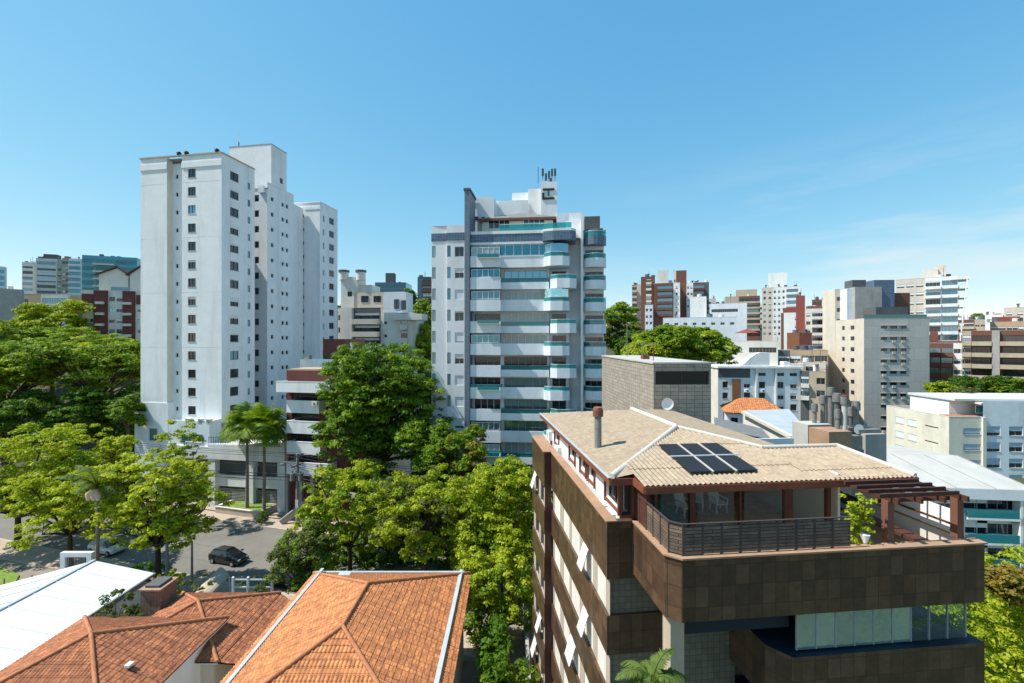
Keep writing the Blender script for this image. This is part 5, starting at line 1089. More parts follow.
    b.rest(us, D, 0, zt, 'greenbeige', front=True, left=True, right=True)
    o = MB(); v = 3; x0, x1 = F.U(960, v), F.U(1085, v); o.box(x0-2, x1, v, v+9, zt-.5, F.Z(400, x0, v), 'white', F); o.box(x0-2.3, x1+.3, v-1.5, v+9.3, F.Z(400, x0, v), F.Z(398, x0, v), 'metalwhite', F)
    b.part('penthouse', o); o = MB(); o.box(us, x1, .3, 2.9, F.Z(405, us), F.Z(403, us), 'warm', F); b.part('pergola', o)
    o = MB(); win_geo(o, 9, 1.4, 'greenglass|n5|ns', lambda p, q, r: F.p(F.U(1003)+p, .2+q, zt+1.4+r)); b.part('window', o)
    for px in (937.5, 941): o = MB(); u = F.U(px, 8); q_ = F.p(u, 8, 0); o.cyl(q_[0], q_[1], zt-.5, F.Z(398, u, 8), .45, 'white', 10); b.part('chimney_pipe', o)
    o = MB(); o.box(.3, us, .3, 2.5, zt-.5, zt+.12, 'claycap', F); b.part('tile_edge', o)
    b.done()
    # teal banded building with pale roof, right
    F = frame_px(915, 52, -6); b = Bld('apartment_building', 'pale building with teal balcony rails and a wide pale sheet roof at the right edge', 'apartment building', F, 0)
    W = F.U(1019); zt = F.Z(489, W)
    rows = [gz(506, 50)-2.75*k for k in range(3)]
    b.face(F, 0, W, 0, zt, 'bluewhite', sorted([(F.U(px), z, w, 1.7, st) for z in rows for px, w, st in ((970, 3.6, 'b60|n3|ns'), (998, 4.2, 'b30|n4|ns'), (940, 3.4, 'b70|n3|ns'))]))
    b.face(F.right(W, 0), 0, 20, 0, zt, 'bluewhite', [(3, z, 1.6, 1.6, 'b40') for z in rows][::-1]); b.face(F.left(20), 0, 20, 0, zt, 'white')
    for z in rows: o = MB(); o.box(F.U(961), W-.6, -.9, -.004, z-1.75, z-1.5, 'white', F); o.box(F.U(961), W-.6, -.9, -.85, z-1.5, z-.55, 'teal', F); o.box(W-.7, W-.4, -.95, -.004, z-2.2, z+1.4, 'white', F); b.part('balcony', o)
    o = MB(); r = [(gx(893, 74), 74, gz(462, 74)), (gx(885, 62), 62, gz(475, 62)), F.p(-1.5, -1, zt+.15), F.p(W+.8, -1, zt+.15), F.p(W+.8, 14, zt+.9), (gx(948, 80), 80, gz(458, 80))]
    rr = [F.p(-4.5, -1, zt+.2), F.p(W+.8, -1, zt+.2), F.p(W+.8, 9, zt+1.5), F.p(-4.5, 9, zt+1.5)]
    o.poly(rr, 'fibre'); rb = [F.p(W+.8, 9, zt+1.5), F.p(W+.8, 21, zt+.2), F.p(-4.5, 21, zt+.2), F.p(-4.5, 9, zt+1.5)]; o.poly(rb, 'fibre'); o.poly([F.p(-4.5, -1, zt+.2), F.p(-4.5, 9, zt+1.5), F.p(-4.5, 21, zt+.2)][::-1], 'fibre'); o.poly([F.p(W+.8, -1, zt+.2), F.p(W+.8, 9, zt+1.5), F.p(W+.8, 21, zt+.2)], 'fibre')
    for k in range(5): u = -4.5+(W+5.3)*k/4; o.bar(F.p(u, -1, zt+.24), F.p(u, 9, zt+1.54), .08, .06, 'concrete')
    o.box(-4.5, W+.8, -1.05, -.9, zt-1.0, zt+.18, 'bluewhite', F); o.box(-4.5, W+.8, -.9, 0, zt-1.0, zt-.9, 'bluewhite', F); b.part('roof', o)
    b.box('wall_extension', -4.5, -.003, .02, 20, 0, zt, 'white')
    o = MB(); q_ = F.p(-1, 12, 0); o.box(q_[0]-.5, q_[0]+.5, q_[1]-.4, q_[1]+.4, zt, zt+2.6, 'cladtan'); b.part('chimney', o)
    b.done()
small_roofs()

# ================================================================== clay roofed houses (lower left)
def hip_house(name, label, x0, x1, y0, y1, ze, slope, mat, wallm, ov=.6, zbase=0, ridge=None):
    th = thing(name, label, 'house', ((x0+x1)/2, (y0+y1)/2, zbase)); h = (x1-x0)/2; xm = (x0+x1)/2
    L = y1-y0; 
    if L < 2*h: L_ = L/2
    zr = ze+slope*h; r0, r1 = y0+h, y1-h
    if r1 < r0: r0 = r1 = (y0+y1)/2
    A = [(x0, y0, ze), (x1, y0, ze), (x1, y1, ze), (x0, y1, ze)]; p0, p1 = (xm, r0, zr), (xm, r1, zr)
    same = r1-r0 < .05
    for pl in ([A[0], A[1], p0], [A[1], A[2], p1] if same else [A[1], A[2], p1, p0], [A[2], A[3], p1], [A[3], A[0], p0] if same else [A[3], A[0], p0, p1]):
        o = MB(); roof_face(o, pl, mat, .22, .36, .05); o.build('roof_slope', th)
    o = MB(); 
    for a, c in ((A[0], p0), (A[1], p0), (A[2], p1), (A[3], p1))+(() if same else ((p0, p1),)): cap(o, [a, c], .24, 'claycap')
    o.build('ridge_tiles', th)
    o = MB(); o.box(x0+ov, x1-ov, y0+ov, y1-ov, zbase, ze-.1, wallm); o.box(x0+.02, x1-.02, y0+.02, y1-.02, ze-.16, ze-.1, 'white'); o.build('wall', th)
    return th, xm, zr
thA, xm, zr = hip_house('house', 'large house with bright orange clay tile hip roof at the bottom centre', -15.8, -3.2, 19.2, 36.3, 6.5, .4, 'claytile', 'cream')
o = MB(); o.bar((-15.1, 19.2, 6.86), (-15.1, 36.3, 6.86), .22, .14, 'gutter'); o.build('gutter', thA); o = MB(); o.bar((-4.0, 19.2, 6.9), (-4.0, 36.1, 6.9), .26, .14, 'gutter'); o.build('gutter', thA); o = MB(); o.bar((-15.8, 36.3, 6.58), (-3.2, 36.3, 6.58), .2, .14, 'gutter'); o.build('gutter', thA)
o = MB(); o.box(-13.3, -12.4, 34.6, 35.2, 7.1, 7.2, 'gutter'); o.build('flashing', thA)
for y in (24, 28.5, 32.5): o = MB(); win_geo(o, 1.2, 1.4, 'dk', lambda a, c, d: (-3.63-c, y+a, 4.2+d)); o.build('window', thA)
thB, xm, zr = hip_house('house', 'house with darker clay pyramid roof at the bottom left', -31, -20.5, 22.65, 33, 5.0, .4, 'claytile2', 'white', ov=.3)
o = MB(); o.box(-22.6, -22.3, 26.5, 26.9, 5.98, 6.12, 'palegrey'); o.build('roof_vent', thB)
thC, xm, zr = hip_house('house', 'low clay-roofed wing behind the pyramid roof, left of the orange house', -27.5, -19.3, 29.8, 38, 4.0, .4, 'claytile2', 'cream')
o = MB(); roof_face(o, [(-19.35, 29.8, 3.98), (-16.3, 31.0, 2.8), (-16.3, 37.0, 2.8), (-19.35, 38, 3.98)], 'claytile2', .22, .36, .035); o.build('side_slope', thC)
o = MB(); o.box(-28.9, -27.4, 35.4, 37.2, 0, 5.6, 'brick'); o.box(-29.0, -27.3, 35.3, 37.3, 5.6, 5.72, 'cladtan'); o.box(-28.7, -27.6, 35.6, 37, 5.72, 5.9, 'darkgrey')
o.build('brick_chimney', label='dark brick barbecue chimney behind the clay roofs', cat='chimney')
# white metal roofed building
def white_shed():
    th = thing('shed', 'long shed with a bright white sheet metal roof at lower left', 'shed', (-38, 34, 0))
    zr, ze = 5.15, 4.85; o = MB()
    def sheet(q, n, ax):
        o.poly(q, 'metalwhite'); o.poly([(x, y, z-.08) for x, y, z in q][::-1], 'metalgrey')
        a, b_, c, d = [Vector(p) for p in q]
        for k in range(1, n): t = k/n; o.bar(a.lerp(b_, t)+Vector((0, 0, .03)), d.lerp(c, t)+Vector((0, 0, .03)), .05, .05, 'metalwhite')
    sheet([(-31.1, 16, ze), (-31.1, 39.6, ze), (-37.7, 41.2, zr), (-37.7, 16, zr)], 14, 0)
    sheet([(-37.9, 16, zr), (-37.9, 41.2, zr), (-44.5, 37.5, 4.3), (-44.5, 16, 4.3)], 12, 0); o.build('roof', th)
    o = MB(); o.bar((-37.8, 16, zr+.05), (-37.8, 41.2, zr+.05), .3, .14, 'metalgrey'); o.build('ridge_seam', th)
    o = MB(); o.bar((-31.05, 16, ze-.05), (-31.05, 39.6, ze-.05), .16, .16, 'galv'); o.build('gutter', th)
    o = MB(); o.prism([(-31.4, 16.5), (-31.4, 39.3), (-37.8, 40.9), (-44.2, 37.2), (-44.2, 16.5)], 0, 4.2, 'white'); o.build('wall', th)
white_shed()

# ------------------------------------------------------------------ vegetation
def leaves_mesh(name, cen, nor, size, mat, rng, aspect=.6):
    n = len(cen); r = rng.normal(size=(n, 3)); t = np.cross(nor, r); t /= np.linalg.norm(t, axis=1)[:, None]+1e-9; bt = np.cross(nor, t); bt /= np.linalg.norm(bt, axis=1)[:, None]+1e-9
    s = (size*rng.uniform(.6, 1.3, n))[:, None]; V = np.empty((n, 4, 3))
    V[:, 0] = cen-t*s; V[:, 1] = cen+bt*s*aspect; V[:, 2] = cen+t*s; V[:, 3] = cen-bt*s*aspect
    me = bpy.data.meshes.new(name); me.vertices.add(n*4); me.vertices.foreach_set('co', V.reshape(-1)); me.loops.add(n*4); me.loops.foreach_set('vertex_index', np.arange(n*4, dtype=np.int32)); me.polygons.add(n); me.polygons.foreach_set('loop_start', np.arange(0, n*4, 4, dtype=np.int32)); me.materials.append(M[mat] if isinstance(mat, str) else mat); me.update(calc_edges=True); return me
def clump_leaves(clumps, rad, per, rng, flat=.6):
    """clumps (n,3) -> leaf centres and normals on small dome tufts"""
    n = len(clumps); d = rng.normal(size=(n, per, 3)); d /= np.linalg.norm(d, axis=2)[:, :, None]; d[:, :, 2] = np.where(d[:, :, 2] < -.2, -d[:, :, 2], d[:, :, 2])
    rr = rad[:, None, None]*rng.uniform(.35, 1.05, (n, per, 1)); c = clumps[:, None, :]+d*rr*np.array([1, 1, flat]); nr = d*1.0+rng.normal(size=d.shape)*.45; nr[:, :, 2] += .35
    return c.reshape(-1, 3), nr.reshape(-1, 3)/(np.linalg.norm(nr.reshape(-1, 3), axis=1)[:, None]+1e-9)
def tree(label, x, y, top, bot, rx, ry=None, mat='leaf_mid', nl=9, ncl=26, per=60, leaf=.22, seed=0, name='tree', cat='tree', bark='bark', group=None, cr=.9, z0=None, flat=.6, lobes=None, umbrella=False, mat2=None, trunk=.28, lean=0):
    """crown between heights bot and top, radius rx/ry, lobes -> clumps -> leaves"""
    rng = np.random.default_rng(seed+17); ry = ry or rx; ncl = int(ncl*1.25); trunk *= .8; z0 = H(x, y) if z0 is None else z0; hz = (top-bot)/2; cz = (top+bot)/2
    th = thing(name, label, cat, (x, y, z0), group); L = []
    for k in range(nl):
        a = 2.4*k+rng.uniform(-.4, .4); tz = -.62+1.3*(k+.5)/nl if not umbrella else rng.uniform(-.35, .55)
        q = math.sqrt(max(0.05, 1-tz*tz))*rng.uniform(.45, .82); r = rng.uniform(.30, .46)
        L.append((x+rx*q*math.cos(a), y+ry*q*math.sin(a), cz+hz*tz, rx*r, ry*r, max(hz*r*1.1, rx*.2)))
    cl = []; rd = []
    for (lx, ly, lz, a, b_, c) in L:
        d = rng.normal(size=(ncl, 3)); d /= np.linalg.norm(d, axis=1)[:, None]; d[:, 2] = np.where(d[:, 2] < -.35, -d[:, 2], d[:, 2]); s = rng.uniform(.72, 1.08, (ncl, 1))
        cl.append(np.array([lx, ly, lz])+d*s*np.array([a, b_, c])); rd.append(rng.uniform(.6, 1.15, ncl)*cr)
    cl = np.concatenate(cl); rd = np.concatenate(rd); cl[:, 2] = np.clip(cl[:, 2], bot-hz*.1, top+hz*.08)
    c, n = clump_leaves(cl, rd, int(per*1.35), rng, flat); per = int(per*1.35); loc = np.array([x, y, z0])
    def mko(cc, nn, m):
        o = bpy.data.objects.new('crown', leaves_mesh('crown', cc-loc, nn, leaf, m, rng)); C.objects.link(o); o.parent = th; return o
    if mat2:
        ci = rng.random(len(cl)) < .25; mk_ = np.repeat(ci, per); mko(c[~mk_], n[~mk_], mat); o = mko(c[mk_], n[mk_], mat2); o.name = 'new_growth'
    else: mko(c, n, mat)
    t = MB(); fk = (bot if not umbrella else bot-.5)+.15*(top-bot); fk = max(fk, z0+1.2); t.tube([(x, y, z0-.3), (x+lean*.3, y, z0+(fk-z0)*.5), (x+lean, y, fk)], [trunk*1.25, trunk, trunk*.8], bark, 8, False)
    for (lx, ly, lz, a, b_, c_) in L:
        mid = (x*.5+lx*.5+rng.normal()*.3+lean*.5, y*.5+ly*.5, (fk*.45+lz*.55)); t.tube([(x+lean, y, fk-.1), mid, (lx, ly, lz)], [trunk*.62, trunk*.4, trunk*.2], bark, 6, False)
        for _ in range(3):
            d = rng.normal(size=3); d /= np.linalg.norm(d); t.tube([(lx, ly, lz), (lx+d[0]*a*.8, ly+d[1]*b_*.8, lz+abs(d[2])*c_*.8)], [trunk*.2, trunk*.06], bark, 5, False)
    t.build('trunk', th, uv=True); return th
def tpx(label, px, Y, pt, pb, wpx, **k):
    r = wpx/2*Y/FPX; return tree(label, gx(px, Y), Y, gz(pt, Y), gz(pb, Y), r, **k)

def palm(label, x, y, zt, nf, fl, seed, z0=0, th_r=.16, droop=1.0, name='palm_tree', trunk_h=None, pods=False, group=None, bushy=1, mat='leaf_palm', up=.9):
    rng = np.random.default_rng(seed); th = thing(name, label, 'palm', (x, y, z0), group)
    t = MB(); t.tube([(x, y, z0-.2), (x+.05, y, (z0+zt)/2), (x, y, zt)], [th_r*1.3, th_r, th_r*.8], 'palmbark', 10, False); t.build('trunk', th)
    for k in range(nf):
        a = 2*math.pi*k/nf*2.4+rng.uniform(-.2, .2); e = rng.uniform(.15, up); L = fl*rng.uniform(.8, 1.1); pts = []; d = Vector((math.cos(a)*math.cos(e), math.sin(a)*math.cos(e), math.sin(e))); p = Vector((x, y, zt)); n = 9
        for i in range(n): pts.append(p.copy()); p = p+d*L/(n-1); d.z -= droop*.21; d.normalize()
        f = MB(); f.tube(pts, [.035*(1-i/n)+.008 for i in range(n)], mat, 5, False)
        for i in range(1, n):
            for q in range(4):
                s = (i-1)+q/4; b0 = pts[int(s)].lerp(pts[min(n-1, int(s)+1)], s-int(s)); dd = (pts[min(n-1, int(s)+1)]-pts[int(s)]).normalized() if int(s) < n-1 else d
                sd = dd.cross(Vector((0, 0, 1))).normalized(); ll = L*.27*bushy*math.sin(math.pi*min(.95, (s+1.2)/(n+.4)))
                for g in (-1, 1):
                    tip = b0+sd*g*ll*.85+dd*ll*.45+Vector((0, 0, -ll*.35+rng.normal()*ll*.12)); wv = dd*.05*max(1, fl*.45)
                    f.poly([b0-wv, b0+wv, tip], mat)
        f.build('frond', th, uv=False)
    if pods:
        for g in (-.35, .35, 0): t = MB(); t.tube([(x+g*.6, y-.2, zt-.1), (x+g*1.3, y-.35, zt-.5), (x+g*1.4, y-.35, zt-1.1)], [.15, .34, .18], 'pod', 10); t.build('flower_sheath', th)
    return th

def shrub(label, x, y, z0, h, r, mat, seed, n=60, leaf=.12, name='shrub', cat='shrub', group=None, cr=.35, ry=None):
    rng = np.random.default_rng(seed); th = thing(name, label, cat, (x, y, z0), group); ry = ry or r
    cl = rng.uniform(-1, 1, (n, 3)); cl /= np.maximum(1, np.linalg.norm(cl, axis=1))[:, None]; cl = cl*np.array([r, ry, h/2])+np.array([x, y, z0+h/2+.1]); c, nn = clump_leaves(cl, np.full(n, cr)*rng.uniform(.6, 1.3, n), 34, rng, .8)
    o = bpy.data.objects.new('foliage', leaves_mesh('foliage', c-np.array([x, y, z0]), nn, leaf, mat, rng)); C.objects.link(o); o.parent = th
    t = MB()
    for k in range(5): d = rng.normal(size=2)*r*.4; t.tube([(x, y, z0-.1), (x+d[0]*.5, y+d[1]*.5, z0+h*.4), (x+d[0], y+d[1], z0+h*.75)], [.05, .035, .015], 'bark', 5, False)
    t.build('stem', th); return th

g = 'spreading trees on the left hillside'
UM = dict(mat='leaf_mid', mat2='leaf_lime', umbrella=True, nl=20, ncl=34, per=44, leaf=.24, cr=1.25, bark='darkbark', trunk=.5, group=g, flat=.42)
tpx('wide umbrella-crowned tree at the left edge of the hillside', 5, 80, 346, 412, 130, seed=1, **UM)
tpx('wide umbrella-crowned tree just left of the white tower', 98, 84, 338, 408, 118, seed=2, **UM)
tpx('tree filling the middle of the hillside between the two nearer umbrella crowns', 52, 95, 324, 385, 130, seed=3, **UM)
tpx('hillside tree below the concrete building at the left edge', -5, 106, 316, 372, 110, seed=4, **UM)
tpx('yellow-green hilltop tree left of the brown and white block', 52, 118, 302, 345, 62, mat='leaf_lime', seed=5, nl=9, ncl=30, per=36, leaf=.3, cr=1.3, bark='darkbark', group=g)
tpx('small yellow-green hilltop tree beside the concrete building', 32, 122, 306, 345, 36, mat='leaf_lime', seed=6, nl=7, ncl=24, per=34, leaf=.3, cr=1.2, bark='darkbark', group=g)
tpx('hillside tree in front of the brown and white block', 112, 104, 337, 372, 66, mat='leaf_lime', seed=7, nl=8, ncl=28, per=38, leaf=.27, cr=1.2, bark='darkbark', group=g)
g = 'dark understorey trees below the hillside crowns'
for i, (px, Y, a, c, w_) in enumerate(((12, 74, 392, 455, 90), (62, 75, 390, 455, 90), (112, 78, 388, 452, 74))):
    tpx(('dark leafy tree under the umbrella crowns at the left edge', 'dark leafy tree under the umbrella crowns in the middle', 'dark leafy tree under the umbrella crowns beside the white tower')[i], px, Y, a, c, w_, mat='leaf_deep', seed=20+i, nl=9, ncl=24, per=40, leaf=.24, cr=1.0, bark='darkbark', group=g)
tpx('small bright-green tree against the lower left corner of the white tower', 128, 72, 396, 432, 32, mat='leaf_mid', seed=31, nl=6, ncl=16, per=40, leaf=.2, cr=.7)
g = 'lime-green street trees on the near left pavement'
tpx('large lime-green street tree at the left edge of the street', 18, 55, 426, 532, 132, mat='leaf_lime', seed=41, nl=14, ncl=26, per=52, leaf=.17, cr=.85, bark='darkbark', group=g, trunk=.4, flat=.5)
tpx('lime-green street tree behind the tall slim palm', 92, 60, 436, 518, 92, mat='leaf_lime', seed=42, nl=9, ncl=22, per=50, leaf=.17, cr=.8, bark='darkbark', group=g, flat=.5)
tpx('open-branched lime-green street tree right of the slim palm', 158, 46, 455, 562, 116, mat='leaf_lime', seed=43, nl=24, ncl=16, ry=3.6, per=46, leaf=.16, cr=.66, bark='darkbark', group=g, trunk=.34, flat=.5)
tpx('sparse young tree in front of the white tower podium', 180, 61, 420, 482, 46, mat='leaf_lime', seed=44, nl=8, ncl=7, per=40, leaf=.16, cr=.6, bark='darkbark', trunk=.15, flat=.5)
tpx('lime-green tree on the near pavement beside the slim palm', 70, 50, 470, 545, 84, mat='leaf_lime', seed=45, nl=14, ncl=18, per=46, leaf=.16, cr=.75, bark='darkbark', group=g, trunk=.3, flat=.5)
g = 'green street trees between the orange roof and the brown building'
tpx('lime-green street tree above the left end of the orange roof', 350, 49, 466, 560, 104, mat='leaf_lime', mat2='leaf_mid', seed=51, nl=13, ncl=20, per=52, leaf=.15, cr=.75, bark='darkbark', group=g, trunk=.28, flat=.55)
tpx('lime-green street tree above the middle of the orange roof', 425, 47, 474, 566, 106, mat='leaf_lime', mat2='leaf_olive', seed=52, nl=13, ncl=20, per=52, leaf=.15, cr=.75, bark='darkbark', group=g, trunk=.28, flat=.55)
tpx('tallest lime-green street tree, touching the brown building', 495, 45, 464, 592, 106, mat='leaf_lime', mat2='leaf_mid', seed=53, nl=17, ncl=24, per=54, leaf=.15, cr=.8, bark='darkbark', group=g, trunk=.34, flat=.55)
tpx('lime-green tree low between the orange roof and the brown building', 502, 37, 540, 640, 80, mat='leaf_lime', mat2='leaf_mid', seed=54, nl=12, ncl=18, per=50, leaf=.13, cr=.6, bark='darkbark', group=g, trunk=.25, flat=.6)
tpx('dense dark-green ficus at the far left corner of the orange roof', 308, 43, 524, 605, 66, mat='leaf_olive', mat2='leaf_mid', seed=55, nl=12, ncl=30, per=44, leaf=.11, cr=.5, bark='darkbark', trunk=.25, flat=.8)
tpx('huge deep-green tree between the two white towers', 384, 63, 345, 480, 122, mat='leaf_deep', mat2='leaf_mid', seed=61, nl=26, ncl=36, per=60, leaf=.2, cr=1.05, bark='darkbark', trunk=.55, flat=.55)
tpx('smaller green tree at the foot of the central tower', 426, 56, 422, 485, 56, mat='leaf_mid', seed=62, nl=10, ncl=24, per=50, leaf=.17, cr=.75, bark='darkbark', flat=.6)
tpx('green tree with rusty new leaves at the foot of the central tower', 462, 55, 427, 490, 48, mat='leaf_mid', mat2='leaf_rust', seed=63, nl=9, ncl=22, per=50, leaf=.17, cr=.75, bark='darkbark', flat=.6)
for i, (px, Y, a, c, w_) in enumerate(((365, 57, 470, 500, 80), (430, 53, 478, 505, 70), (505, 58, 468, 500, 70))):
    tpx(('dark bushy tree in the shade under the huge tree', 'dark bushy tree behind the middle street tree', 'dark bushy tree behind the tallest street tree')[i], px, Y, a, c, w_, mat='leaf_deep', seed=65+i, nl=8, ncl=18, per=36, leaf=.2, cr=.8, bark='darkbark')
for i, (px, Y, a, c, w_, m) in enumerate(((642, 88, 344, 376, 44, 'leaf_lime'), (668, 92, 326, 375, 62, 'leaf_mid'), (700, 96, 330, 372, 66, 'leaf_mid'), (652, 100, 331, 370, 50, 'leaf_mid'))):
    tpx(('low lime-green tree nearest the concrete block building', 'round green tree in the middle of the clump above the concrete block building', 'round green tree at the right end of the clump above the concrete block building', 'tree at the back left of the clump above the concrete block building')[i], px, Y, a, c, w_, mat=m, mat2='leaf_lime', seed=70+i, nl=12, ncl=30, per=46, leaf=.24, cr=1.1, bark='darkbark', group='clump of green trees right of the central tower')
for i, (px, Y, a, c, w_, m) in enumerate(((622, 170, 303, 330, 40, 'leaf_mid'), (617, 130, 318, 360, 42, 'leaf_deep'), (634, 125, 334, 365, 34, 'leaf_deep'), (716, 230, 318, 335, 30, 'leaf_deep'))):
    tpx(('flat-crowned far tree right of the central tower', 'dark tree against the right side of the central tower', 'dark tree between the central tower and the lime clump', 'far dark tree behind the low pale blue building')[i], px, Y, a, c, w_, mat=m, seed=80+i, nl=8, ncl=26, per=34, leaf=.34, cr=1.5, bark='darkbark', mat2='leaf_rust' if i == 1 else None)
for i, (px, Y, a, c, w_, m) in enumerate(((424, 115, 300, 345, 24, 'leaf_mid'), (409, 160, 288, 315, 18, 'leaf_deep'), (426, 108, 325, 375, 26, 'leaf_lime'))):
    tpx(('green tree in the gap left of the central tower', 'far dark tree on the ridge left of the central tower', 'lower lime-green tree in the gap left of the central tower')[i], px, Y, a, c, w_, mat=m, seed=85+i, nl=7, ncl=18, per=34, leaf=.28, cr=1.1, bark='darkbark')
for i, (px, Y, a, c, w_, m) in enumerate(((985, 104, 377, 402, 60, 'leaf_deep'), (1016, 100, 380, 402, 50, 'leaf_mid'), (942, 100, 383, 410, 26, 'leaf_lime'), (957, 98, 389, 408, 30, 'leaf_olive'), (893, 100, 445, 462, 22, 'leaf_mid'))):
    tpx(('dark round tree above the white penthouse at right', 'green tree at the right edge above the white penthouse', 'lime-green tree just right of the grey concrete tower', 'olive tree between the lime tree and the dark round tree at right', 'small tree at the foot of the grey concrete tower')[i], px, Y, a, c, w_, mat=m, seed=90+i, nl=8, ncl=22, per=36, leaf=.24, cr=1.0, bark='darkbark')
# far ridge trees
for i in range(16):
    px = (-60, -10, 30, 75, 200, 345, 440, 560, 612, 640, 700, 765, 830, 880, 985, 1040)[i]; Y = 285+ (i*37 % 50); zb = H(gx(px, Y), Y)
    tree('far ridge tree behind the %s' % ('left edge', 'left edge buildings', 'banded hilltop block', 'pale teal balcony building', 'left tower', 'cream balcony block', 'grey balcony building', 'central tower', 'flat-crowned far tree', 'slim pale balcony block', 'plain white cube', 'far white tower', 'narrow cream balcony stack', 'grey concrete tower', 'wide brown balcony building', 'right edge')[i], gx(px, Y), Y, zb+12, zb+3, 11, 6, mat='leaf_deep' if i % 2 else 'leaf_mid', seed=100+i, nl=7, ncl=16, per=22, leaf=.6, cr=2.2, bark='darkbark', group='far trees along the ridge')

palm('slim palm with drooping fronds and pale flower sheaths on the near left', gx(97, 45), 45, gz(488, 45), 15, 3.6, 1, z0=0, th_r=.15, pods=True, droop=1.15, up=1.3)
g = 'pair of foxtail palms in the planter by the white tower'
palm('left palm of the planter pair in front of the white tower', gx(247, 65.8), 65.8, gz(426, 65.8), 70, 4.1, 2, z0=.9, th_r=.2, droop=1.25, group=g, bushy=2.0, up=1.5, mat='leaf_mid')
palm('right, slightly leaning palm of the planter pair in front of the white tower', gx(264, 65.0), 65.0, gz(430, 65.0), 70, 4.1, 3, z0=.9, th_r=.2, droop=1.25, group=g, bushy=2.0, up=1.5, mat='leaf_mid')
palm('green palm whose top pokes up at the foot of the brown building', gx(652, 12.6), 12.6, 15.6, 14, 1.2, 4, z0=0, th_r=.12, droop=1.3, bushy=.9, up=1.3)
# shrubs
for i, a in enumerate((('yellow-green shrub between the white metal roof and the clay roofs', gx(113, 33.5), 33.5, 3.3, 3.2, 1.15, 'leaf_olive'), ('leafy shrub beside the brick chimney', gx(140, 35.5), 35.5, 2.3, 2.0, 1.1, 'leaf_olive'),
    ('frangipani-like shrub behind the brick chimney', gx(187, 41), 41, 1.4, 3.6, 1.9, 'leaf_olive'), ('grey-green shrub between the parked car and the orange roof', gx(255, 42), 42, 1.2, 3.0, 1.7, 'leaf_olive'), ('upright shrub left of the beige canopy', gx(170, 43), 43, 1.2, 3.2, 1.1, 'leaf_lime'))):
    shrub(a[0], a[1], a[2], a[3]-1 if i > 1 else a[3], a[4], a[5], a[6], 200+i, n=38, leaf=.12, cr=.3)
shrub('rusty and green bush at the right edge beside the brown building', gx(1024, 27), 27, 2, 10.4, 2.5, 'leaf_lime', 209, n=420, leaf=.12, cr=.5, name='bush', cat='bush')
shrub('rust-coloured shrub among the greenery at the right edge', gx(1010, 25), 25, 10.6, 1.8, .9, 'leaf_rust', 214, n=90, leaf=.12, cr=.35)
shrub('round clipped bush beside the planter', gx(262.3, 62), 62, .15, 1.6, .7, 'leaf_deep', 210, n=40, leaf=.1, cr=.2)
shrub('low dark shrub between the clay roofs and the orange house', -17.3, 33.5, 0, 3.2, 1.0, 'leaf_deep', 215, n=60, cr=.4, ry=3)
shrub('dark shrub in the shade beneath the slim palm', gx(85, 46.5), 46.5, .1, 1.8, 1.8, 'leaf_deep', 216, n=60, cr=.4)
shrub('dark hedge below the open-branched street tree', gx(140, 46), 46, .1, 1.7, 2.4, 'leaf_deep', 217, n=80, cr=.4)
shrub('bush at the foot of the brown building', gx(522, 29), 29, 1.0, 3.2, 1.2, 'leaf_mid', 211, n=60, cr=.35)
shrub('green hedge right of the orange-roofed house', -1.2, 30, 0, 5.2, 1.0, 'leaf_deep', 212, n=150, cr=.5, ry=5, leaf=.16)
shrub('tall green hedge behind the orange-roofed house', gx(480, 38), 38, 0, 4.2, 1.6, 'leaf_mid', 213, n=90, cr=.5, leaf=.15)
sh = K; p = K.p(K.U(858, -2.6), -2.6, 0)
th = thing('potted_plant', 'bushy yellow-green climber in a white pot at the end of the timber railing', 'plant', (p[0], p[1], 17.25)); rng = np.random.default_rng(9)
cl = rng.uniform(-1, 1, (60, 3))*np.array([.42, .25, .85])+np.array([p[0]+.05, p[1]+.05, 18.75]); c, nn = clump_leaves(cl, np.full(60, .16), 26, rng, .9)
o = bpy.data.objects.new('foliage', leaves_mesh('foliage', c-np.array([p[0], p[1], 17.25]), nn, .06, 'leaf_lime', rng)); C.objects.link(o); o.parent = th
o = MB(); q = K.p(K.U(865, -2.75), -2.75, 0); o.tube([(q[0], q[1], 18.13), (q[0], q[1], 18.42)], [.07, .15], 'white_paint', 12); o.build('pot', th)
# creepers behind the clear balcony glass
th = thing('potted_plant', 'leafy plants behind the clear glass of the lower balcony', 'plant', K.p(K.U(930, -2.3), -2.3, 14.66)); w_ = th['_w']
cl = rng.uniform(-1, 1, (40, 3))*np.array([1.1, .2, .15])+np.array([w_[0], w_[1], 14.95]); c, nn = clump_leaves(cl, np.full(40, .14), 20, rng, .9); o = bpy.data.objects.new('foliage', leaves_mesh('foliage', c-np.array(w_), nn, .06, 'leaf_mid', rng)); C.objects.link(o); o.parent = th
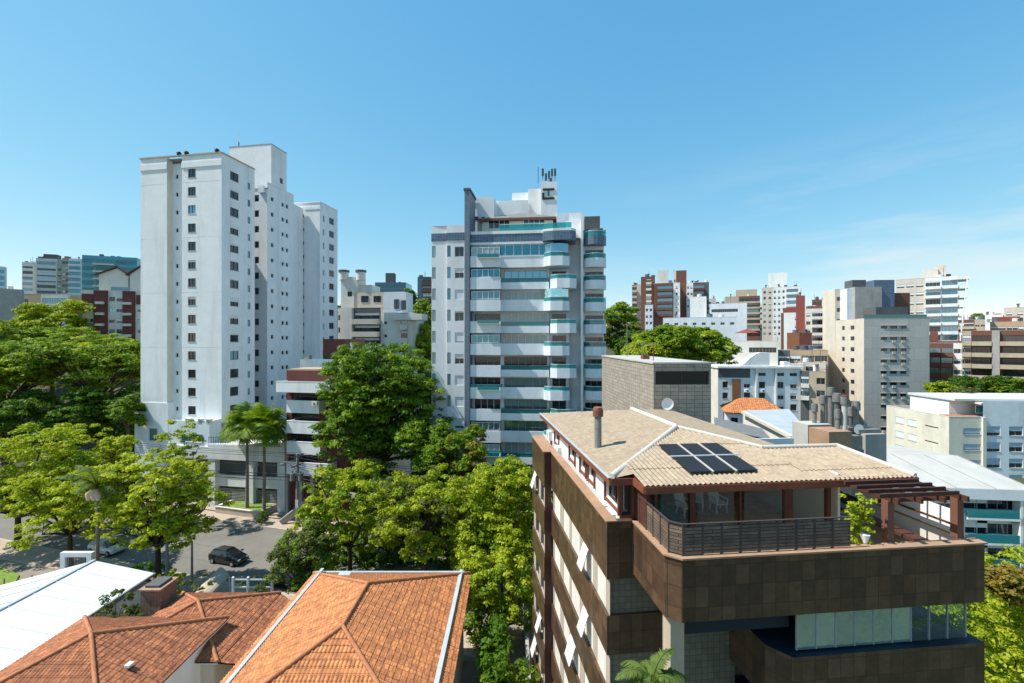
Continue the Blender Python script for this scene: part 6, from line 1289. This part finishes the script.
# planted bank at the right bottom and dark ground cover left
def cover(name, label, x0, x1, y0, y1, zf, n, leaf, mat, seed, cr, per=22):
    rng = np.random.default_rng(seed); X = rng.uniform(x0, x1, n); Yy = rng.uniform(y0, y1, n); Z = np.array([zf(a, b) for a, b in zip(X, Yy)])+rng.uniform(0, cr, n)
    c, nn = clump_leaves(np.stack([X, Yy, Z], 1), rng.uniform(.5, 1.2, n)*cr, per, rng, .7); o = bpy.data.objects.new(name, leaves_mesh(name, c, nn, leaf, mat, rng)); C.objects.link(o); o['kind'] = 'stuff'; o['label'] = label; o['category'] = 'plants'
cover('ground_cover', 'yellow-green overgrown bank below the brown building at right', 24, 46, 14, 44, lambda x, y: .4+max(0, (30-y))*.12+2*math.exp(-((x-34)**2+(y-34)**2)/60), 2600, .14, 'leaf_lime', 1, 1.1, 30)
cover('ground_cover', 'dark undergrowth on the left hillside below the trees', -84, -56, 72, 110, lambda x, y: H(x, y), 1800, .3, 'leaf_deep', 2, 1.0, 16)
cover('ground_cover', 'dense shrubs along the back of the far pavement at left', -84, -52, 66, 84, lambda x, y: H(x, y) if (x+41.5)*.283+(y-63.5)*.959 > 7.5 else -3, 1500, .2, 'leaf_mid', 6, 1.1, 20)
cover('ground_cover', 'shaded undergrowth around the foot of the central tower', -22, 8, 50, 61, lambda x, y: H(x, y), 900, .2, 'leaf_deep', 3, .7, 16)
mb = MB(); mb.poly([(24, 12, .3), (48, 12, .3), (48, 46, .3), (24, 46, .3)], 'lawn'); mb.build('grass_bank', kind='structure')
mb = MB(); mb.poly([(-1.6, 52, 5.25), (5, 52, 5.25), (5, 60.5, 5.3), (-1.6, 60.5, 5.3)], 'lawn'); mb.build('lawn', kind='structure')
mb = MB(); mb.poly([(gx(-20, 46), 44, .2), (gx(30, 46), 44, .2), (gx(34, 50), 48.5, .2), (gx(-20, 52), 52, .2)], 'lawn'); mb.build('lawn', kind='structure')

# ------------------------------------------------------------------ street furniture
def planter():
    th = thing('planter', 'low raised lawn planter with a pale stone rim in front of the white tower', 'planter', S.p(6, 4, .15))
    u0, u1, v0, v1 = -2.2, 5.6, 2.0, 5.4; o = MB()
    for a in ((u0, u1, v0, v0+.25), (u0, u1, v1-.25, v1), (u0, u0+.25, v0+.25, v1-.25), (u1-.25, u1, v0+.25, v1-.25)): o.box(*a, .15, 1.05, 'kerb', S)
    for a in ((u0-.1, u1+.1, v0-.1, v0+.35), (u0-.1, u0+.35, v0+.35, v1+.1)): o.box(*a, 1.052, 1.13, 'warm', S)
    o.build('rim', th); o = MB(); o.box(u0+.25, u1-.25, v0+.25, v1-.25, .5, 1.0, 'lawn', S); o.build('lawn', th)
    return th
planter()
def pole(label, x, y, h, r=.16, z0=.15, group=None, arms=True, transformer=False):
    th = thing('utility_pole', label, 'utility pole', (x, y, z0), group); o = MB(); o.tube([(x, y, z0), (x, y, z0+h)], [r*1.3, r*.85], 'pole', 10); o.build('post', th)
    if arms:
        for z in (h-.3, h-1.6): o = MB(); a = Vector((S.s, -S.c, 0))*.0+Vector((-S.s, S.c, 0)); c = Vector((x, y, z0+z)); o.bar(c-a*1.1, c+a*1.1, .1, .12, 'darkwood'); o.build('crossarm', th)
    if transformer:
        for g in (-1, 1): o = MB(); o.cyl(x+g*.55, y-.2, z0+h-3.6, z0+h-2.6, .33, 'galv', 12); o.cyl(x+g*.55, y-.2, z0+h-2.6, z0+h-2.3, .08, 'wood', 8); o.build('transformer', th)
        o = MB(); o.box(x-.2, x+.2, y-.24, y-.18, z0+2.6, z0+3.6, 'white_paint'); o.build('sign_plate', th)
        o = MB(); pts = [(x-.1, y, z0+h-2.2)]+[(x-.1-1.6*math.sin(t), y-.2, z0+h-2.2+1.0*math.sin(t*2)*.5+.8*math.sin(t)) for t in (.3, .6, .9, 1.2, 1.5)]; o.tube(pts, .06, 'galv', 8); o.tube([pts[-1], (pts[-1][0]-.5, y-.2, pts[-1][2]-.1)], [.14, .1], 'galv', 8); o.build('lamp_arm', th)
    return th
P1 = (gx(297.5, 61.2), 61.2); pole('concrete utility pole with transformers and street lamp in front of the banded building', *P1, 9.8, .2, transformer=True)
P0 = S.p(-36, .8, 0); pole('concrete utility pole behind the left street trees', P0[0], P0[1], 9.8)
P2 = S.p(40, .8, 0); pole('concrete utility pole hidden behind the tallest street tree', P2[0], P2[1], 9.8)
pole('thin bare concrete post by the pavement left of the parked car', gx(192, 46.5), 46.5, gz(541, 46.5)-.15, .1, arms=False); pole('thin bare concrete post right of the slim palm', gx(167, 44.5), 44.5, gz(515, 44.5)-.15, .13, arms=False)
def wire(label, a, b, sag, r=.03, group='overhead cables along the street'):
    o = MB(); pts = [Vector(a).lerp(Vector(b), i/16)-Vector((0, 0, sag*4*(i/16)*(1-i/16))) for i in range(17)]; o.tube(pts, r, 'wire', 5); o.build('cable', label=label, cat='cable', group=group)
nv = Vector((-S.s, S.c, 0)); A_ = [Vector((P0[0], P0[1], 0)), Vector((P1[0], P1[1], 0)), Vector((P2[0], P2[1], 0))]
for s_, seg in ((0, 'left'), (1, 'right')):
    for k, (off, z, r) in enumerate(((-1, 9.75, .025), (0, 9.8, .025), (1, 9.75, .025), (-.6, 8.4, .03), (.6, 8.4, .03), (-.2, 7.2, .05), (-.2, 6.8, .06), (-.2, 6.4, .05))):
        nm = ('front top', 'middle top', 'rear top', 'front lower-arm', 'rear lower-arm', 'upper bundled', 'middle bundled', 'lowest bundled')[k]
        wire('%s cable of the span running %s from the transformer pole' % (nm, seg), A_[s_]+nv*off+Vector((0, 0, z)), A_[s_+1]+nv*off+Vector((0, 0, z)), .5+.25*(k > 4), r)
for k in range(3): wire(('upper', 'middle', 'lower')[k]+' service cable from the transformer pole to the banded building', A_[1]+Vector((0, 0, 8.6-.5*k)), (gx(322, 66), 65, 7.2-.6*k), .3, .03)

def car(label, x, y, yaw, paint, z0=.02, L=4.3, group='cars parked on the street'):
    """hatchback, nose along +u"""
    f = Frame(x, y, yaw); th = thing('parked_car', label, 'car', (x, y, z0), group)
    W2 = .88; sec = [(-2.12, .45, .78, .80), (-2.05, .3, .98, .84), (-1.6, .22, 1.02, .88), (-.6, .2, .97, .89), (.6, .2, .95, .89), (1.2, .22, .93, .88), (1.8, .26, .80, .84), (2.08, .34, .66, .76), (2.14, .42, .56, .66)]
    o = MB(); rings = []
    for (u, zb, zt, w_) in sec: rings.append([f.p(u, -w_*.95, z0+zb), f.p(u, -w_, z0+(zb+zt)/2), f.p(u, -w_*.9, z0+zt-.04), f.p(u, -w_*.6, z0+zt+.02), f.p(u, w_*.6, z0+zt+.02), f.p(u, w_*.9, z0+zt-.04), f.p(u, w_, z0+(zb+zt)/2), f.p(u, w_*.95, z0+zb)])
    def loft(o, rings, m):
        n = len(rings[0])
        for a, c in zip(rings[:-1], rings[1:]):
            for i in range(n): j = (i+1) % n; o.poly([a[i], c[i], c[j], a[j]], m, True)
        o.poly(rings[0], m); o.poly(rings[-1][::-1], m)
    loft(o, rings, paint); body = o.build('body', th)
    cab = [(-2.0, .98, .72, .74), (-1.75, 1.36, .60, .72), (-1.3, 1.45, .58, .72), (0, 1.48, .58, .73), (.35, 1.42, .58, .74), (1.15, .96, .70, .76)]
    o = MB(); rings = [[f.p(u, -wb-.05, z0+.9), f.p(u, -wt, z0+zt-.03), f.p(u, -wt*.8, z0+zt), f.p(u, wt*.8, z0+zt), f.p(u, wt, z0+zt-.03), f.p(u, wb+.05, z0+.9)] for u, zt, wt, wb in cab]; loft(o, rings, 'glass'); o.build('window_glass', th)
    o = MB(); r = [[f.p(u, -.6, z0+zt+.0), f.p(u, -.5, z0+zt+.03), f.p(u, .5, z0+zt+.03), f.p(u, .6, z0+zt+.0)] for u, zt in ((-1.72, 1.38), (-1.3, 1.455), (0, 1.49), (.3, 1.44))]; loft(o, r, paint); o.build('roof', th)
    for u, w1 in ((-1.45, 1), (1.35, 1)):
        for g_ in (-1, 1):
            c = f.p(u, g_*.8, z0+.3); d = Vector(f.p(u, g_*.92, z0+.3))-Vector(c); o = MB(); o.tube([Vector(c)-d*.8, Vector(c)+d], .31, 'rubber', 18); wh = o.build('wheel', th); o = MB(); o.tube([Vector(c)+d*1.02, Vector(c)+d*1.1], .19, 'frame', 12); o.build('rim', wh)
    for g_ in (-1, 1):
        o = MB(); o.box(2.02, 2.1, g_*.55-.16, g_*.55+.16, z0+.6, z0+.74, 'paleglass', f); o.build('headlight', th); o = MB(); o.box(-2.14, -2.06, g_*.62-.13, g_*.62+.13, z0+.72, z0+.95, 'red', f); o.build('tail_light', th); o = MB(); o.box(.75, .95, g_*.98-.1, g_*.98+.1, z0+.98, z0+1.12, paint, f); o.build('mirror', th)
    return th
car('black hatchback parked at the near kerb with sunlit roof', gx(229, 51.6), 51.6, S.yaw, 'carpaint', .03)
q = S.p(-3.6, -10.9, 0); car('white hatchback parked in the shade behind the slim palm', q[0], q[1], S.yaw, 'carwhite', .03)
q = S.p(22.5, -10.9, 0); car('dark hatchback in the shade behind the orange roof', q[0], q[1], S.yaw+math.pi, 'carpaint', .03)
# white gate frame, fences, canopy
o = MB(); Y = 43.5; x0, x1 = gx(62, Y), gx(93, Y); zb, zt = 1.5, gz(552, Y)
th = thing('gate', 'white painted gate frame with mesh behind the white metal roof', 'gate', ((x0+x1)/2, Y, 0)); o.box(x0, x0+.45, Y-.2, Y+.2, 0, zt, 'white_paint'); o.box(x1-.45, x1, Y-.2, Y+.2, 0, zt, 'white_paint'); o.box(x0+.45, x1-.45, Y-.2, Y+.2, zt-.4, zt, 'white_paint'); o.build('frame', th)
o = MB()
for k in range(14): x = x0+.5+(x1-x0-1)*k/13; o.box(x, x+.03, Y-.02, Y+.02, .2, zt-.4, 'galv')
for k in range(10): z = .3+k*.35; o.box(x0+.45, x1-.45, Y-.012, Y+.012, z, z+.03, 'galv')
o.build('mesh_panel', th)
a, c = Vector((gx(-10, 42), 42, 0)), Vector((gx(60, 43.5), 43.4, 0)); th = thing('fence', 'low concrete fence with thin posts left of the white gate', 'fence', tuple((a+c)/2))
o = MB(); o.bar(a+Vector((0, 0, .7)), c+Vector((0, 0, .7)), .2, 1.4, 'concrete'); o.build('wall', th)
for k in range(6): p = a.lerp(c, k/5); o = MB(); o.bar(p+Vector((0, 0, 1.4)), p+Vector((0, 0, 3.0)), .08, .08, 'galv'); o.build('post', th)
# beige canopy / covered bay and white gate at the garden of the house
th = thing('canopy', 'curved beige fabric canopy beside the parked black car', 'canopy', (gx(212, 43), 43, 0)); o = MB(); n = 8
ca, cb = Vector((gx(196, 40.5), 40.5, 0)), Vector((gx(224, 45.5), 45.5, 0)); wd = Vector((1.0, -.75, 0))
for k in range(n):
    t0, t1 = k/n*math.pi, (k+1)/n*math.pi; f_ = lambda t: wd*(-math.cos(t))+Vector((0, 0, 1.9+.4*math.sin(t))); o.poly([ca+f_(t0), ca+f_(t1), cb+f_(t1), cb+f_(t0)], 'beige', True)
o.build('cover', th)
for b0 in (ca, cb):
    for s_ in (-1, 1): p = b0+wd*s_; q_ = MB(); q_.tube([p, p+Vector((0, 0, 1.9))], .05, 'white_paint', 6); q_.build('post', th)
Y = 42.5; x0, x1 = gx(233, Y), gx(272, Y); th = thing('gate', 'white metal garden gate between the canopy and the grey-green shrub', 'gate', ((x0+x1)/2, Y, 0))
for x in (x0, x0+1.4, x1): o = MB(); o.box(x-.09, x+.09, Y-.09, Y+.09, 0, 3.0, 'white_paint'); o.build('post', th)
o = MB()
for z in (.6, 1.3, 2.0, 2.7): o.box(x0, x1, Y-.03, Y+.03, z, z+.12, 'white_paint')
o.build('rails', th)
# garden walls by the lane between orange house and brown building
o = MB(); o.box(1.0, 1.25, 14, 44, 0, 2.6, 'concrete'); o.build('wall', label='low grey garden wall along the lane left of the brown building', cat='wall')
mb = MB(); mb.poly([(-3.0, 10, .03), (3.4, 10, .03), (.9, 46, .03), (-2.8, 46, .03)], 'yard'); mb.build('lane', kind='structure')

for o in bpy.data.objects:
    if '_w' in o: del o['_w']
